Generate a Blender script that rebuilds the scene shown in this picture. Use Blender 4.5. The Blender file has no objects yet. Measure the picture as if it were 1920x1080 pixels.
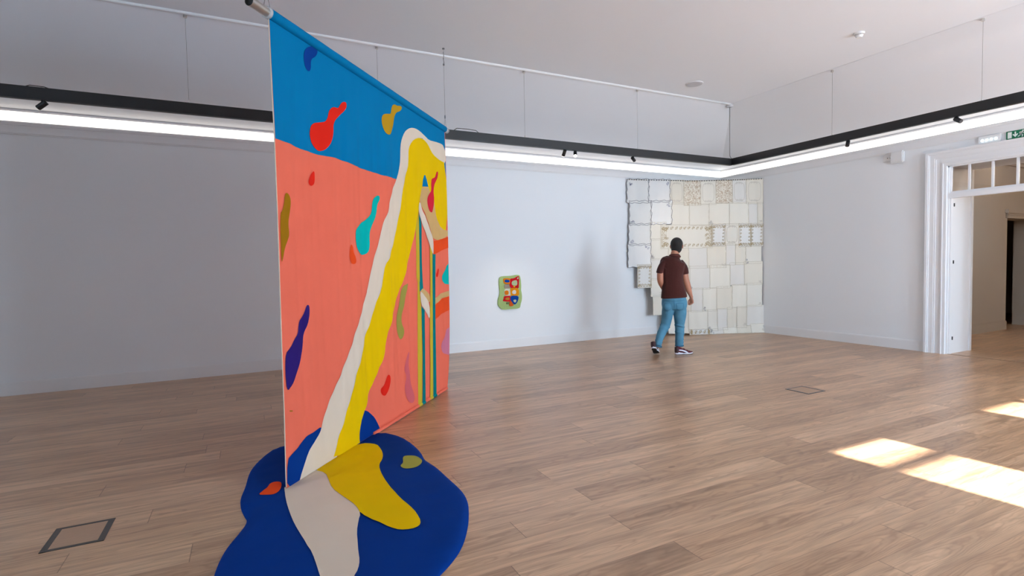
import bpy, bmesh, math, random, json
from mathutils import Vector, Matrix, geometry
from mathutils import noise as mnoise
random.seed(7)
C = bpy.context.scene.collection
SC = bpy.context.scene

# ---------------------------------------------------------------- camera
H = 1.45
cam_data = bpy.data.cameras.new('camera')
cam = bpy.data.objects.new('camera', cam_data); C.objects.link(cam)
R_ = Vector((0.8940248, -0.44760889, -0.01912962))
U_ = Vector((0.03581883, 0.02885005, 0.99894178))
F_ = Vector((0.44658334, 0.89376392, -0.04182548))
m = Matrix.Identity(4)
for i in range(3):
    m[i][0] = R_[i]; m[i][1] = U_[i]; m[i][2] = -F_[i]
m.translation = Vector((0, 0, H))
cam.matrix_world = m
cam_data.sensor_width = 36.0
cam_data.lens = 994.756 / 1920 * 36.0
cam_data.clip_start = 0.05
SC.camera = cam

# ---------------------------------------------------------------- sky, sun, exposure
world = bpy.data.worlds.new('sky'); SC.world = world; world.use_nodes = True
wn = world.node_tree; wn.nodes.clear()
wo = wn.nodes.new('ShaderNodeOutputWorld'); wb = wn.nodes.new('ShaderNodeBackground')
wb.inputs[0].default_value = (0.62, 0.81, 1.0, 1); wb.inputs[1].default_value = 33.0
wn.links.new(wb.outputs[0], wo.inputs[0])
SUN_TAN = 0.4724
sd = bpy.data.lights.new('sun', 'SUN'); sd.energy = 40.0; sd.angle = math.radians(0.5); sd.color = (1.0, 0.975, 0.94)
sun = bpy.data.objects.new('sun', sd); C.objects.link(sun)
sdir = Vector((-0.08, 1.0, -SUN_TAN * math.hypot(1, 0.08))).normalized()
sun.rotation_euler = sdir.to_track_quat('-Z', 'Y').to_euler(); sun.location = (6, -12, 8)
vs = SC.view_settings
SC.display_settings.display_device = 'sRGB'
vs.view_transform = 'Standard'; vs.look = 'None'; vs.gamma = 1.0; vs.exposure = 0.24
vs.use_curve_mapping = False

# ---------------------------------------------------------------- helpers
def lin(r, g, b):
    f = lambda c: (c/255/12.92) if c/255 <= 0.04045 else ((c/255+0.055)/1.055)**2.4
    return (f(r), f(g), f(b), 1)

def new_mat(name):
    mt = bpy.data.materials.new(name); mt.use_nodes = True
    nt = mt.node_tree; nt.nodes.clear()
    o = nt.nodes.new('ShaderNodeOutputMaterial'); p = nt.nodes.new('ShaderNodeBsdfPrincipled')
    nt.links.new(p.outputs[0], o.inputs[0])
    return mt, nt, p

def mat(name, col, rough=0.6, metal=0.0, bump=0.0, bscale=60, vary=0.0, vscale=3, sheen=0, spec=0.5, stretch=None):
    mt, nt, p = new_mat(name)
    p.inputs['Base Color'].default_value = col
    p.inputs['Roughness'].default_value = rough
    p.inputs['Metallic'].default_value = metal
    p.inputs['Specular IOR Level'].default_value = spec
    if sheen: p.inputs['Sheen Weight'].default_value = sheen
    tc = nt.nodes.new('ShaderNodeTexCoord')
    src = tc.outputs['Object']
    if stretch:
        mp = nt.nodes.new('ShaderNodeMapping'); mp.inputs['Scale'].default_value = stretch
        nt.links.new(src, mp.inputs[0]); src = mp.outputs[0]
    if bump:
        n = nt.nodes.new('ShaderNodeTexNoise'); n.inputs['Scale'].default_value = bscale; n.inputs['Detail'].default_value = 3
        b = nt.nodes.new('ShaderNodeBump'); b.inputs['Strength'].default_value = bump; b.inputs['Distance'].default_value = 0.01
        nt.links.new(src, n.inputs['Vector']); nt.links.new(n.outputs[0], b.inputs['Height']); nt.links.new(b.outputs[0], p.inputs['Normal'])
    if vary:
        n2 = nt.nodes.new('ShaderNodeTexNoise'); n2.inputs['Scale'].default_value = vscale; n2.inputs['Detail'].default_value = 4
        mx = nt.nodes.new('ShaderNodeMix'); mx.data_type = 'RGBA'
        mx.inputs[6].default_value = tuple(c*(1-vary) for c in col[:3])+(1,)
        mx.inputs[7].default_value = tuple(min(1, c*(1+vary)) for c in col[:3])+(1,)
        nt.links.new(src, n2.inputs['Vector']); nt.links.new(n2.outputs[0], mx.inputs[0]); nt.links.new(mx.outputs[2], p.inputs['Base Color'])
    return mt

def emis(name, col, s):
    mt, nt, p = new_mat(name)
    p.inputs['Base Color'].default_value = (0.8, 0.8, 0.8, 1)
    p.inputs['Emission Color'].default_value = col; p.inputs['Emission Strength'].default_value = s
    return mt

def link(name, me, m_=None, parent=None, loc=None):
    o = bpy.data.objects.new(name, me); C.objects.link(o)
    if m_: me.materials.append(m_)
    if parent: o.parent = parent
    if loc: o.location = loc
    return o

def obj(name, bm, m_=None, parent=None, smooth=False, loc=None):
    me = bpy.data.meshes.new(name); bm.normal_update(); bm.to_mesh(me); bm.free()
    if smooth:
        for p in me.polygons: p.use_smooth = True
    return link(name, me, m_, parent, loc)

def thing(name, label, cat, loc=(0, 0, 0), group=None):
    o = bpy.data.objects.new(name, None); C.objects.link(o); o.location = loc
    o.empty_display_size = 0.1
    return tag(o, label, cat, group)

def tag(o, label, cat, group=None):
    o['label'] = label; o['category'] = cat
    if group: o['group'] = group
    return o

def struct(o):
    o['kind'] = 'structure'; return o

def add_box(bm, x0, x1, y0, y1, z0, z1, bev=0):
    r = bmesh.ops.create_cube(bm, size=1.0)
    M = Matrix.Translation(((x0+x1)/2, (y0+y1)/2, (z0+z1)/2)) @ Matrix.Diagonal((abs(x1-x0), abs(y1-y0), abs(z1-z0), 1))
    bmesh.ops.transform(bm, matrix=M, verts=r['verts'])
    if bev:
        es = list({e for v in r['verts'] for e in v.link_edges})
        bmesh.ops.bevel(bm, geom=es, offset=bev, segments=2, affect='EDGES')
    return bm

def box(*a, **k): return add_box(bmesh.new(), *a, **k)

def add_cyl(bm, p0, p1, r0, r1=None, seg=16, cap=True):
    p0 = Vector(p0); p1 = Vector(p1); d = p1-p0
    r1 = r0 if r1 is None else r1
    q = d.to_track_quat('Z', 'Y').to_matrix().to_4x4()
    r = bmesh.ops.create_cone(bm, cap_ends=cap, segments=seg, radius1=r0, radius2=r1, depth=d.length)
    bmesh.ops.transform(bm, matrix=Matrix.Translation((p0+p1)/2) @ q, verts=r['verts'])
    return bm

def cyl(*a, **k): return add_cyl(bmesh.new(), *a, **k)

def add_tube(bm, pts, r, seg=8):
    pts = [Vector(p) for p in pts]; rings = []
    for i, p in enumerate(pts):
        t = (pts[min(i+1, len(pts)-1)]-pts[max(i-1, 0)]).normalized()
        a = t.orthogonal().normalized() if i == 0 else (prev-prev.dot(t)*t).normalized()
        prev = a; b = t.cross(a)
        rings.append([bm.verts.new(p+(a*math.cos(2*math.pi*k/seg)+b*math.sin(2*math.pi*k/seg))*(r[i] if isinstance(r, list) else r)) for k in range(seg)])
    for A, B in zip(rings, rings[1:]):
        for k in range(seg): bm.faces.new((A[k], A[(k+1) % seg], B[(k+1) % seg], B[k]))
    bm.faces.new(rings[0][::-1]); bm.faces.new(rings[-1])
    return bm

def smooth_poly(pts, it=2, closed=True):
    for _ in range(it):
        out = []
        n = len(pts)
        for i in range(n if closed else n-1):
            a = pts[i]; b = pts[(i+1) % n]
            out += [(a[0]*.75+b[0]*.25, a[1]*.75+b[1]*.25), (a[0]*.25+b[0]*.75, a[1]*.25+b[1]*.75)]
        if not closed: out = [tuple(pts[0])]+out+[tuple(pts[-1])]
        pts = out
    return pts

def densify(pts, step):
    out = []
    n = len(pts)
    for i in range(n):
        a = pts[i]; b = pts[(i+1) % n]
        L = math.hypot(b[0]-a[0], b[1]-a[1]); k = max(1, int(L/step))
        for j in range(k): out.append((a[0]+(b[0]-a[0])*j/k, a[1]+(b[1]-a[1])*j/k))
    res = []
    for p in out:
        if not res or math.hypot(p[0]-res[-1][0], p[1]-res[-1][1]) > 1e-4: res.append(p)
    return res

def inside(p, poly):
    x, y = p; c = False; j = len(poly)-1
    for i in range(len(poly)):
        xi, yi = poly[i]; xj, yj = poly[j]
        if (yi > y) != (yj > y) and x < (xj-xi)*(y-yi)/(yj-yi)+xi: c = not c
        j = i
    return c

def area_mesh(poly, du, dv):
    """triangulate an outline with inner points; returns 2D verts, faces, number of outline verts"""
    poly = densify(poly, min(du, dv)*1.5)
    xs = [p[0] for p in poly]; ys = [p[1] for p in poly]
    pts = [Vector(p) for p in poly]; nb = len(pts)
    i0 = int(min(xs)/du)-1
    for i in range(i0, int(max(xs)/du)+2):
        for j in range(int(min(ys)/dv)-1, int(max(ys)/dv)+2):
            p = (i*du+(j % 2)*du*.5, j*dv)
            if inside(p, poly):
                dm = min((p[0]-q[0])**2+(p[1]-q[1])**2 for q in poly)
                if dm > (min(du, dv)*.45)**2: pts.append(Vector(p))
    r = geometry.delaunay_2d_cdt(pts, [(i, (i+1) % nb) for i in range(nb)], [], 1, 1e-5)
    return r[0], r[2], poly

def patch(name, poly, fn, m_, parent, du=.02, dv=.05, thick=0.0, smooth=True, flip=False):
    vs_, fs, pl = area_mesh(poly, du, dv)
    bm = bmesh.new()
    bv = [bm.verts.new(fn(v[0], v[1])) for v in vs_]
    for f in fs:
        try: bm.faces.new([bv[i] for i in f])
        except ValueError: pass
    if flip: bmesh.ops.reverse_faces(bm, faces=bm.faces[:])
    o = obj(name, bm, m_, parent, smooth)
    if thick:
        md = o.modifiers.new('thickness', 'SOLIDIFY'); md.thickness = thick; md.offset = -1
    return o

DATA = json.loads('''{"B":{"navy_drop":[[0.365,2.988],[0.408,3.021],[0.479,3.05],[0.511,3.044],[0.503,3.004],[0.475,2.971],[0.439,2.949],[0.423,2.918],[0.424,2.882],[0.412,2.853],[0.393,2.842],
[0.368,2.844],[0.349,2.866],[0.339,2.913],[0.346,2.956]],"red_drop":[[0.382,2.413],[0.397,2.458],[0.439,2.495],[0.52,2.519],[0.576,2.537],[0.607,2.575],[0.619,2.622],
[0.65,2.658],[0.69,2.678],[0.75,2.683],[0.779,2.717],[0.809,2.748],[0.848,2.763],[0.869,2.754],[0.862,2.717],[0.822,2.677],[0.757,2.626],[0.698,2.582],[0.668,2.536],
[0.669,2.48],[0.635,2.395],[0.574,2.333],[0.508,2.306],[0.463,2.311],[0.413,2.342],[0.386,2.383]],"ochre_drop":[[1.446,2.794],[1.482,2.837],[1.568,2.864],[1.633,2.877],
[1.649,2.936],[1.678,2.976],[1.724,2.994],[1.77,2.991],[1.85,3.016],[1.875,2.999],[1.831,2.958],[1.751,2.927],[1.702,2.875],[1.681,2.787],[1.631,2.699],[1.571,2.669],
[1.5,2.675],[1.454,2.73]],"small_red_drop":[[0.439,2.157],[0.438,2.078],[0.42,2.049],[0.385,2.037],[0.351,2.045],[0.348,2.07],[0.372,2.105],[0.408,2.137]],"curved_red_drop":[[0.877,1.644],
[0.898,1.617],[0.9,1.575],[0.933,1.534],[0.94,1.497],[0.901,1.479],[0.857,1.491],[0.831,1.533],[0.835,1.586],[0.854,1.628]],"teal_drop":[[1.334,2.09],[1.376,2.085],
[1.374,2.052],[1.321,2.007],[1.309,1.947],[1.273,1.866],[1.205,1.797],[1.177,1.745],[1.176,1.606],[1.116,1.567],[1.06,1.556],[0.998,1.577],[0.948,1.636],[0.94,1.733],
[0.975,1.783],[1.121,1.855],[1.198,1.899],[1.232,1.953],[1.24,2.005],[1.272,2.059]],"mustard_drop":[[0.023,1.808],[0.053,1.835],[0.07,1.88],[0.086,1.944],[0.109,1.957],
[0.133,1.936],[0.141,1.897],[0.127,1.827],[0.108,1.757],[0.116,1.679],[0.099,1.644],[0.059,1.589],[0.04,1.521],[0.021,1.485]],"purple_drop":[[0.025,0.888],[0.077,0.934],
[0.125,0.981],[0.166,1.016],[0.181,1.085],[0.228,1.121],[0.255,1.17],[0.273,1.197],[0.298,1.199],[0.314,1.185],[0.311,1.123],[0.282,1.068],[0.229,1.008],[0.22,0.906],
[0.188,0.84],[0.127,0.74],[0.078,0.681],[0.029,0.637]],"olive_drop":[[1.92,1.291],[1.901,1.255],[1.848,1.199],[1.884,1.25],[1.836,1.165],[1.814,1.079],[1.76,0.997],
[1.755,0.911],[1.805,0.832],[1.778,0.763],[1.729,0.75],[1.683,0.776],[1.642,0.867],[1.642,0.966],[1.684,1.047],[1.736,1.128],[1.751,1.213],[1.786,1.26],[1.86,1.283]],
"low_red_drop":[[1.445,0.471],[1.473,0.448],[1.469,0.381],[1.416,0.311],[1.358,0.291],[1.305,0.317],[1.289,0.368],[1.336,0.39],[1.386,0.426],[1.417,0.467]],"pink_drop":[[1.878,0.616],
[1.89,0.585],[1.86,0.486],[1.888,0.392],[1.898,0.285],[1.962,0.195],[1.992,0.112],[1.954,0.076],[1.869,0.098],[1.806,0.158],[1.778,0.238],[1.782,0.296],[1.82,0.376],
[1.781,0.442],[1.805,0.511],[1.842,0.578]],"crimson_drop":[[2.706,2.527],[2.745,2.527],[2.734,2.472],[2.67,2.402],[2.634,2.364],[2.611,2.282],[2.628,2.218],[2.608,2.124],
[2.57,2.055],[2.529,2.046],[2.466,2.071],[2.425,2.144],[2.436,2.202],[2.493,2.248],[2.552,2.287],[2.55,2.365],[2.571,2.427],[2.656,2.446],[2.686,2.491]],"turquoise_drop":[[3.159,1.544],
[2.954,1.467],[2.91,1.405],[2.803,1.351],[2.797,1.301],[2.828,1.269],[2.91,1.241],[3.138,1.219]],"tiny_red_drop":[[2.677,1.432],[2.708,1.422],[2.69,1.369],[2.67,1.335],
[2.635,1.332],[2.627,1.363],[2.657,1.396]],"lilac_drop":[[3.102,0.723],[2.919,0.724],[2.866,0.667],[2.821,0.613],[2.74,0.579],[2.716,0.523],[2.751,0.458],[2.85,0.424],
[3.079,0.381]],"lower_blue_left":[[0.41,0.305],[0.287,0.291],[0.198,0.281],[0.127,0.244],[0.06,0.219],[0.014,0.196],[0.003,-0.005],[0.112,-0.033],[0.253,0.009],[0.475,0.232]],
"lower_blue_right":[[0.948,0.268],[1.023,0.253],[1.1,0.213],[1.177,0.143],[1.229,0.072],[1.273,-0.005],[0.914,-0.009],[0.811,0.01],[0.843,0.155]],"yellow_stream":[[0.524,0.009],
[0.581,0.089],[0.613,0.164],[0.675,0.231],[0.724,0.304],[0.637,0.185],[0.705,0.282],[0.752,0.363],[0.811,0.443],[0.86,0.528],[0.911,0.615],[0.974,0.701],[1.027,0.792],
[1.081,0.885],[1.148,0.978],[1.205,1.075],[1.276,1.173],[1.359,1.253],[1.39,1.371],[1.424,1.464],[1.515,1.559],[1.611,1.685],[1.678,1.8],[1.731,1.902],[1.785,2.02],
[1.814,2.123],[1.846,2.227],[1.902,2.336],[1.975,2.436],[1.991,2.527],[1.996,2.616],[2.028,2.681],[2.119,2.753],[2.268,2.806],[2.379,2.811],[2.495,2.781],[2.573,2.724],
[2.697,2.683],[2.851,2.67],[2.976,2.672],[2.98,1.871],[2.868,1.876],[2.743,1.916],[2.661,1.997],[2.625,2.126],[2.609,2.242],[2.511,2.269],[2.472,2.323],[2.308,2.303],
[2.263,2.213],[2.228,2.141],[2.187,2.044],[2.137,1.954],[2.102,1.855],[2.053,1.755],[1.99,1.645],[1.935,1.52],[1.88,1.447],[1.824,1.346],[1.738,1.248],[1.727,1.236],
[1.628,1.136],[1.546,1.017],[1.465,0.888],[1.395,0.762],[1.381,0.67],[1.307,0.589],[1.208,0.491],[1.127,0.418],[1.073,0.354],[1.058,0.307],[0.982,0.24],[0.93,0.168],
[0.952,0.201],[0.922,0.13],[0.906,0.07],[0.914,-0.007]],"cream_stream":[[2.951,2.861],[2.892,2.874],[2.691,2.855],[2.523,2.835],[2.405,2.856],[2.291,2.876],[2.163,2.876],
[2.056,2.856],[1.951,2.803],[1.882,2.743],[1.835,2.668],[1.818,2.594],[1.811,2.493],[1.794,2.419],[1.757,2.328],[1.691,2.248],[1.601,2.153],[1.546,2.064],[1.512,1.979],
[1.441,1.879],[1.389,1.796],[1.342,1.688],[1.269,1.582],[1.211,1.478],[1.168,1.39],[1.11,1.252],[1.114,1.247],[1.072,1.149],[0.995,1.057],[0.928,0.978],[0.87,0.888],
[0.799,0.792],[0.73,0.709],[0.663,0.629],[0.588,0.543],[0.515,0.459],[0.454,0.376],[0.413,0.31],[0.379,0.262],[0.302,0.218],[0.235,0.162],[0.188,0.101],[0.141,0.031],
[0.112,-0.03],[0.565,-0.006],[0.623,0.074],[0.656,0.15],[0.72,0.218],[0.77,0.292],[0.681,0.172],[0.75,0.269],[0.798,0.351],[0.858,0.432],[0.909,0.518],[0.96,0.605],
[1.024,0.692],[1.078,0.784],[1.134,0.878],[1.203,0.972],[1.261,1.07],[1.333,1.169],[1.418,1.25],[1.451,1.37],[1.485,1.464],[1.578,1.56],[1.676,1.687],[1.745,1.804],
[1.799,1.907],[1.855,2.027],[1.885,2.131],[1.918,2.237],[1.975,2.348],[2.05,2.448],[2.066,2.541],[2.072,2.631],[2.104,2.697],[2.198,2.77],[2.351,2.825],[2.377,2.788],
[2.494,2.757],[2.572,2.701],[2.696,2.659],[2.85,2.645],[2.974,2.647]],"salmon_line":[[0.019,2.286],[0.15,2.286],[0.274,2.275],[0.478,2.278],[0.685,2.292],[0.915,2.288],
[1.196,2.28],[1.46,2.281],[1.718,2.29],[1.932,2.29]],"blue_tip":[[2.308,2.301],[2.328,2.377],[2.362,2.429],[2.393,2.434],[2.429,2.392],[2.472,2.321]],"tan_slope":[[2.302,2.302],
[2.472,2.326],[2.518,2.27],[2.616,2.243],[2.632,2.126],[2.668,1.997],[2.754,1.916],[2.875,1.879],[2.996,1.876],[2.994,1.796],[2.583,1.731],[2.487,1.892],[2.337,2.046],
[2.222,2.134],[2.257,2.212]],"white_strip":[[2.216,2.133],[2.25,2.112],[2.292,2.048],[2.38,1.974],[2.469,1.878],[2.546,1.791],[2.586,1.734],[2.576,1.585],[2.534,1.608],
[2.473,1.684],[2.398,1.771],[2.311,1.868],[2.254,1.939],[2.199,2.008],[2.181,2.056]],"orange_beam":[[2.586,1.734],[2.995,1.802],[2.998,1.673],[2.779,1.633],[2.576,1.585]],
"teal_post":[[2.199,2.008],[2.24,1.956],[2.272,1.89],[2.248,1.515],[2.252,1.34],[2.265,1.226],[2.158,1.191],[2.159,1.309],[2.168,1.293],[2.184,1.638],[2.194,1.885]],
"yellow_post":[[2.192,2.032],[2.193,1.86],[2.184,1.638],[2.169,1.305],[2.158,1.188],[2.195,1.011],[2.19,0.673],[2.162,-0.018],[2.066,-0.016],[2.085,0.688],[2.121,1.35],
[2.095,1.295],[2.103,1.636],[2.105,1.855],[2.145,1.949]],"white_curve":[[2.158,1.191],[2.223,1.185],[2.303,1.139],[2.428,1.047],[2.423,0.865],[2.341,0.943],[2.277,1.004],
[2.191,1.052]],"tan_curve":[[2.158,1.191],[2.258,1.229],[2.357,1.184],[2.441,1.145],[2.435,1.044],[2.303,1.137],[2.222,1.182]],"teal_post_low":[[2.194,1.045],[2.293,0.986],
[2.279,0.66],[2.253,-0.011],[2.172,-0.018],[2.2,0.672],[2.2,0.875]],"yellow_post_right":[[2.474,1.691],[2.544,1.601],[2.526,1.28],[2.508,0.913],[2.453,0.008],[2.368,0.008],
[2.427,0.921],[2.457,1.283]],"teal_post_right":[[2.54,1.601],[2.624,1.59],[2.608,1.277],[2.57,0.618],[2.549,0.013],[2.457,0.007],[2.508,0.913],[2.52,1.28]],"tan_beam":[[2.601,1.099],
[2.737,1.142],[3.066,1.161],[3.062,1.093],[2.773,1.085],[2.597,1.025]],"orange_beam_low":[[2.597,1.028],[2.773,1.081],[3.062,1.096],[3.051,0.931],[2.741,0.905],[2.578,0.856]],
"mark":[[0.05,0.517],[0.073,0.511],[0.072,0.503],[0.05,0.509]]},"F":{"puddle":[[0.241,4.701],[0.147,4.659],[0.075,4.535],[-0.006,4.316],[-0.037,4.163],[-0.057,3.926],
[-0.086,3.748],[-0.083,3.595],[-0.063,3.467],[-0.043,3.378],[-0.087,3.246],[-0.138,3.123],[-0.172,2.987],[-0.192,2.829],[-0.2,2.682],[-0.179,2.501],[-0.105,2.332],
[0.027,2.212],[0.182,2.149],[0.325,2.113],[0.486,2.133],[0.624,2.213],[0.73,2.315],[0.84,2.405],[0.941,2.516],[1.033,2.671],[1.104,2.823],[1.17,2.999],[1.195,3.171],
[1.184,3.412],[1.178,3.63],[1.156,3.767],[1.147,3.828],[1.17,3.992],[1.168,4.206],[1.137,4.433],[1.078,4.581],[0.995,4.639],[0.857,4.77],[0.599,4.842],[0.401,4.808]],
"cream_pool":[[0.174,3.672],[0.208,3.661],[0.249,3.699],[0.339,3.82],[0.447,3.957],[0.448,3.87],[0.448,3.744],[0.449,3.568],[0.486,3.425],[0.523,3.303],[0.541,3.22],
[0.544,3.114],[0.518,3.042],[0.486,2.916],[0.466,2.778],[0.454,2.698],[0.445,2.614],[0.425,2.54],[0.393,2.484],[0.358,2.382],[0.301,2.313],[0.263,2.37],[0.257,2.53],
[0.253,2.679],[0.247,2.794],[0.226,2.927],[0.211,3.028],[0.191,3.179],[0.177,3.34],[0.168,3.538]],"yellow_pool":[[0.442,3.946],[0.517,4.057],[0.772,4.365],[0.842,4.356],
[0.893,4.296],[0.901,4.163],[0.882,4.014],[0.851,3.918],[0.816,3.849],[0.796,3.757],[0.783,3.571],[0.788,3.393],[0.802,3.211],[0.824,3.075],[0.833,2.955],[0.826,2.851],
[0.801,2.803],[0.753,2.79],[0.697,2.81],[0.658,2.862],[0.607,2.982],[0.544,3.114],[0.541,3.22],[0.523,3.303],[0.486,3.425],[0.449,3.568],[0.448,3.744],[0.448,3.87]],
"orange_red_drop":[[0.015,3.701],[0.049,3.763],[0.075,3.791],[0.09,3.855],[0.119,3.876],[0.153,3.855],[0.161,3.8],[0.146,3.723],[0.106,3.677],[0.06,3.681]],"olive_green_drop":[[0.946,3.75],
[0.978,3.792],[1.008,3.924],[1.051,3.926],[1.102,3.889],[1.119,3.804],[1.105,3.738],[1.062,3.674],[1.01,3.653],[0.957,3.669],[0.941,3.719]]},"W":{"green_backing":[[3.941,1.232],
[3.965,1.262],[4.032,1.271],[4.129,1.271],[4.207,1.277],[4.285,1.289],[4.334,1.281],[4.349,1.256],[4.362,1.177],[4.368,1.08],[4.361,1.018],[4.372,0.965],[4.378,0.894],
[4.372,0.824],[4.349,0.772],[4.342,0.72],[4.322,0.694],[4.233,0.686],[4.116,0.686],[4.01,0.68],[3.962,0.705],[3.911,0.759],[3.905,0.803],[3.914,0.88],[3.939,0.931],
[3.95,0.991],[3.938,1.095],[3.935,1.181]],"orange_patch":[[4.017,1.222],[4.051,1.229],[4.147,1.225],[4.151,1.174],[4.145,1.131],[4.068,1.132],[4.025,1.152]],"blue_patch":[[4.042,1.202],
[4.079,1.207],[4.125,1.197],[4.126,1.166],[4.078,1.159],[4.042,1.171]],"taupe_patch":[[4.034,1.13],[4.135,1.124],[4.134,1.053],[4.035,1.052]],"red_patch":[[4.152,1.218],
[4.225,1.218],[4.275,1.245],[4.312,1.253],[4.307,1.143],[4.3,1.051],[4.231,1.051],[4.163,1.069],[4.135,1.114],[4.155,1.148]],"mint_patch":[[4.185,1.173],[4.224,1.188],
[4.273,1.188],[4.274,1.105],[4.203,1.105],[4.174,1.134]],"white_patch":[[4.037,1.044],[4.124,1.043],[4.151,1.026],[4.148,0.922],[4.032,0.927]],"orange_square":[[4.041,1.013],
[4.094,1.015],[4.105,0.985],[4.097,0.946],[4.044,0.944],[4.034,0.979]],"amber_patch":[[4.148,1.044],[4.182,1.053],[4.3,1.047],[4.305,0.915],[4.16,0.92],[4.152,0.983]],
"white_round":[[4.181,0.995],[4.201,1.016],[4.24,1.016],[4.251,0.988],[4.244,0.957],[4.205,0.953],[4.181,0.968]],"red_low_patch":[[4.025,0.918],[4.155,0.917],[4.15,0.834],
[4.109,0.823],[4.042,0.831],[4.002,0.841],[4.022,0.875]],"gold_patch":[[4.038,0.883],[4.111,0.897],[4.115,0.853],[4.052,0.855]],"blue_wedge":[[4.152,0.916],[4.297,0.909],
[4.286,0.837],[4.24,0.773],[4.196,0.784],[4.149,0.843]],"cream_wedge":[[4.197,0.841],[4.237,0.852],[4.256,0.834],[4.236,0.8],[4.211,0.81]],"orange_triangle":[[4.129,0.822],
[4.158,0.827],[4.196,0.762],[4.186,0.745],[4.122,0.742]],"green_small":[[4.061,0.808],[4.109,0.808],[4.108,0.78],[4.065,0.776]],"yellow_dot":[[4.205,1.094],[4.234,1.093],
[4.234,1.074],[4.204,1.075]],"white_dot":[[4.284,1.236],[4.302,1.244],[4.3,1.218],[4.284,1.214]]},"T":[[-0.019,0.415,3.102,2.662,"w"],[0.415,0.831,3.09,2.671,"w"],
[0.831,1.123,3.076,2.627,"o"],[1.123,1.473,3.069,2.599,"l"],[1.473,1.782,3.067,2.614,"o"],[1.782,2.119,3.071,2.632,"l"],[2.119,2.425,3.076,2.633,"o"],[2.425,2.763,3.092,2.623,"o"],
[0.027,0.466,2.679,2.228,"w"],[0.466,0.869,2.675,2.24,"w"],[0.869,1.239,2.627,2.204,"p"],[1.239,1.646,2.605,2.199,"p"],[1.646,2.054,2.612,2.204,"p"],[2.054,2.462,2.63,2.203,"p"],
[2.462,2.658,2.618,2.199,"p"],[2.658,2.757,2.622,2.2,"p"],[0.008,0.448,2.228,1.828,"w"],[0.449,0.753,2.25,1.928,"p"],[0.653,1.709,2.195,1.752,"R"],[1.709,1.969,2.2,1.785,"O"],
[1.969,2.256,2.204,1.802,"o"],[2.256,2.508,2.202,1.764,"O"],[2.508,2.763,2.202,1.772,"O"],[-0.011,0.445,1.828,1.398,"w"],[0.446,0.802,1.927,1.536,"p"],[0.8,1.21,1.756,1.36,"p"],
[1.21,1.608,1.756,1.353,"p"],[1.608,1.994,1.778,1.354,"p"],[1.994,2.186,1.802,1.402,"p"],[2.186,2.399,1.792,1.407,"p"],[2.399,2.729,1.766,1.425,"p"],[0.173,0.451,1.418,0.985,"O"],
[0.449,0.708,1.534,1.136,"p"],[0.452,0.704,1.136,0.802,"p"],[0.491,0.702,0.802,0.434,"p"],[0.706,1.227,1.378,0.951,"p"],[1.227,1.656,1.369,0.928,"p"],[1.656,2.075,1.384,0.944,"p"],
[2.075,2.368,1.421,0.995,"p"],[2.368,2.752,1.44,0.996,"p"],[0.768,1.257,0.943,0.49,"p"],[1.257,1.5,0.929,0.481,"p"],[1.5,1.8,0.927,0.486,"p"],[1.8,2.118,0.952,0.514,"p"],
[2.118,2.414,0.986,0.538,"p"],[2.414,2.74,1.003,0.558,"p"],[0.796,1.206,0.49,0.058,"p"],[1.206,1.603,0.48,0.073,"p"],[1.603,1.812,0.488,0.088,"p"],[1.812,2.024,0.506,0.101,"p"],
[2.024,2.221,0.526,0.116,"p"],[2.221,2.417,0.536,0.135,"p"],[2.417,2.791,0.558,0.171,"p"],[1.214,1.64,0.104,-0.015,"O"],[1.632,1.93,0.102,-0.01,"p"],[1.93,2.22,0.117,-0.019,"p"],
[2.22,2.501,0.149,-0.019,"p"],[2.501,2.799,0.181,-0.013,"p"]]}''')

# ---------------------------------------------------------------- materials
M_wall = mat('wall_paint', (0.85, 0.868, 0.89, 1), 0.75, bump=0.04, bscale=120, vary=0.01, vscale=1)
M_ceil = mat('ceiling_paint', (0.80, 0.83, 0.88, 1), 0.85, bump=0.03, bscale=90)
M_trim = mat('trim_paint', (0.84, 0.84, 0.85, 1), 0.4, bump=0.015, bscale=40)
M_back = mat('back_room_paint', (0.44, 0.375, 0.31, 1), 0.7, bump=0.03, bscale=100)
M_rail = mat('black_aluminium', (0.012, 0.013, 0.014, 1), 0.42, bump=0.02, bscale=300)
M_steel = mat('brushed_steel', (0.62, 0.60, 0.58, 1), 0.28, metal=1.0, bump=0.02, bscale=400)
M_wire = mat('steel_wire', (0.20, 0.20, 0.21, 1), 0.4, metal=0.6, bump=.01)
M_white = mat('white_plastic', (0.78, 0.78, 0.78, 1), 0.4, bump=.01)
M_clear = mat('clear_plastic', (0.55, 0.57, 0.60, 1), 0.2, bump=.01)
M_dark = mat('dark_metal', (0.03, 0.03, 0.035, 1), 0.5, bump=.01)
M_black = mat('black_rubber', (0.01, 0.01, 0.01, 1), 0.6, bump=.05)
M_led = emis('led_diffuser', (1.0, 0.92, 0.82, 1), 1.7)
M_spot = emis('spot_lens', (1.0, 0.95, 0.88, 1), 12)
M_eled = emis('emergency_led', (0.70, 0.90, 1.0, 1), 14)

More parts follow.
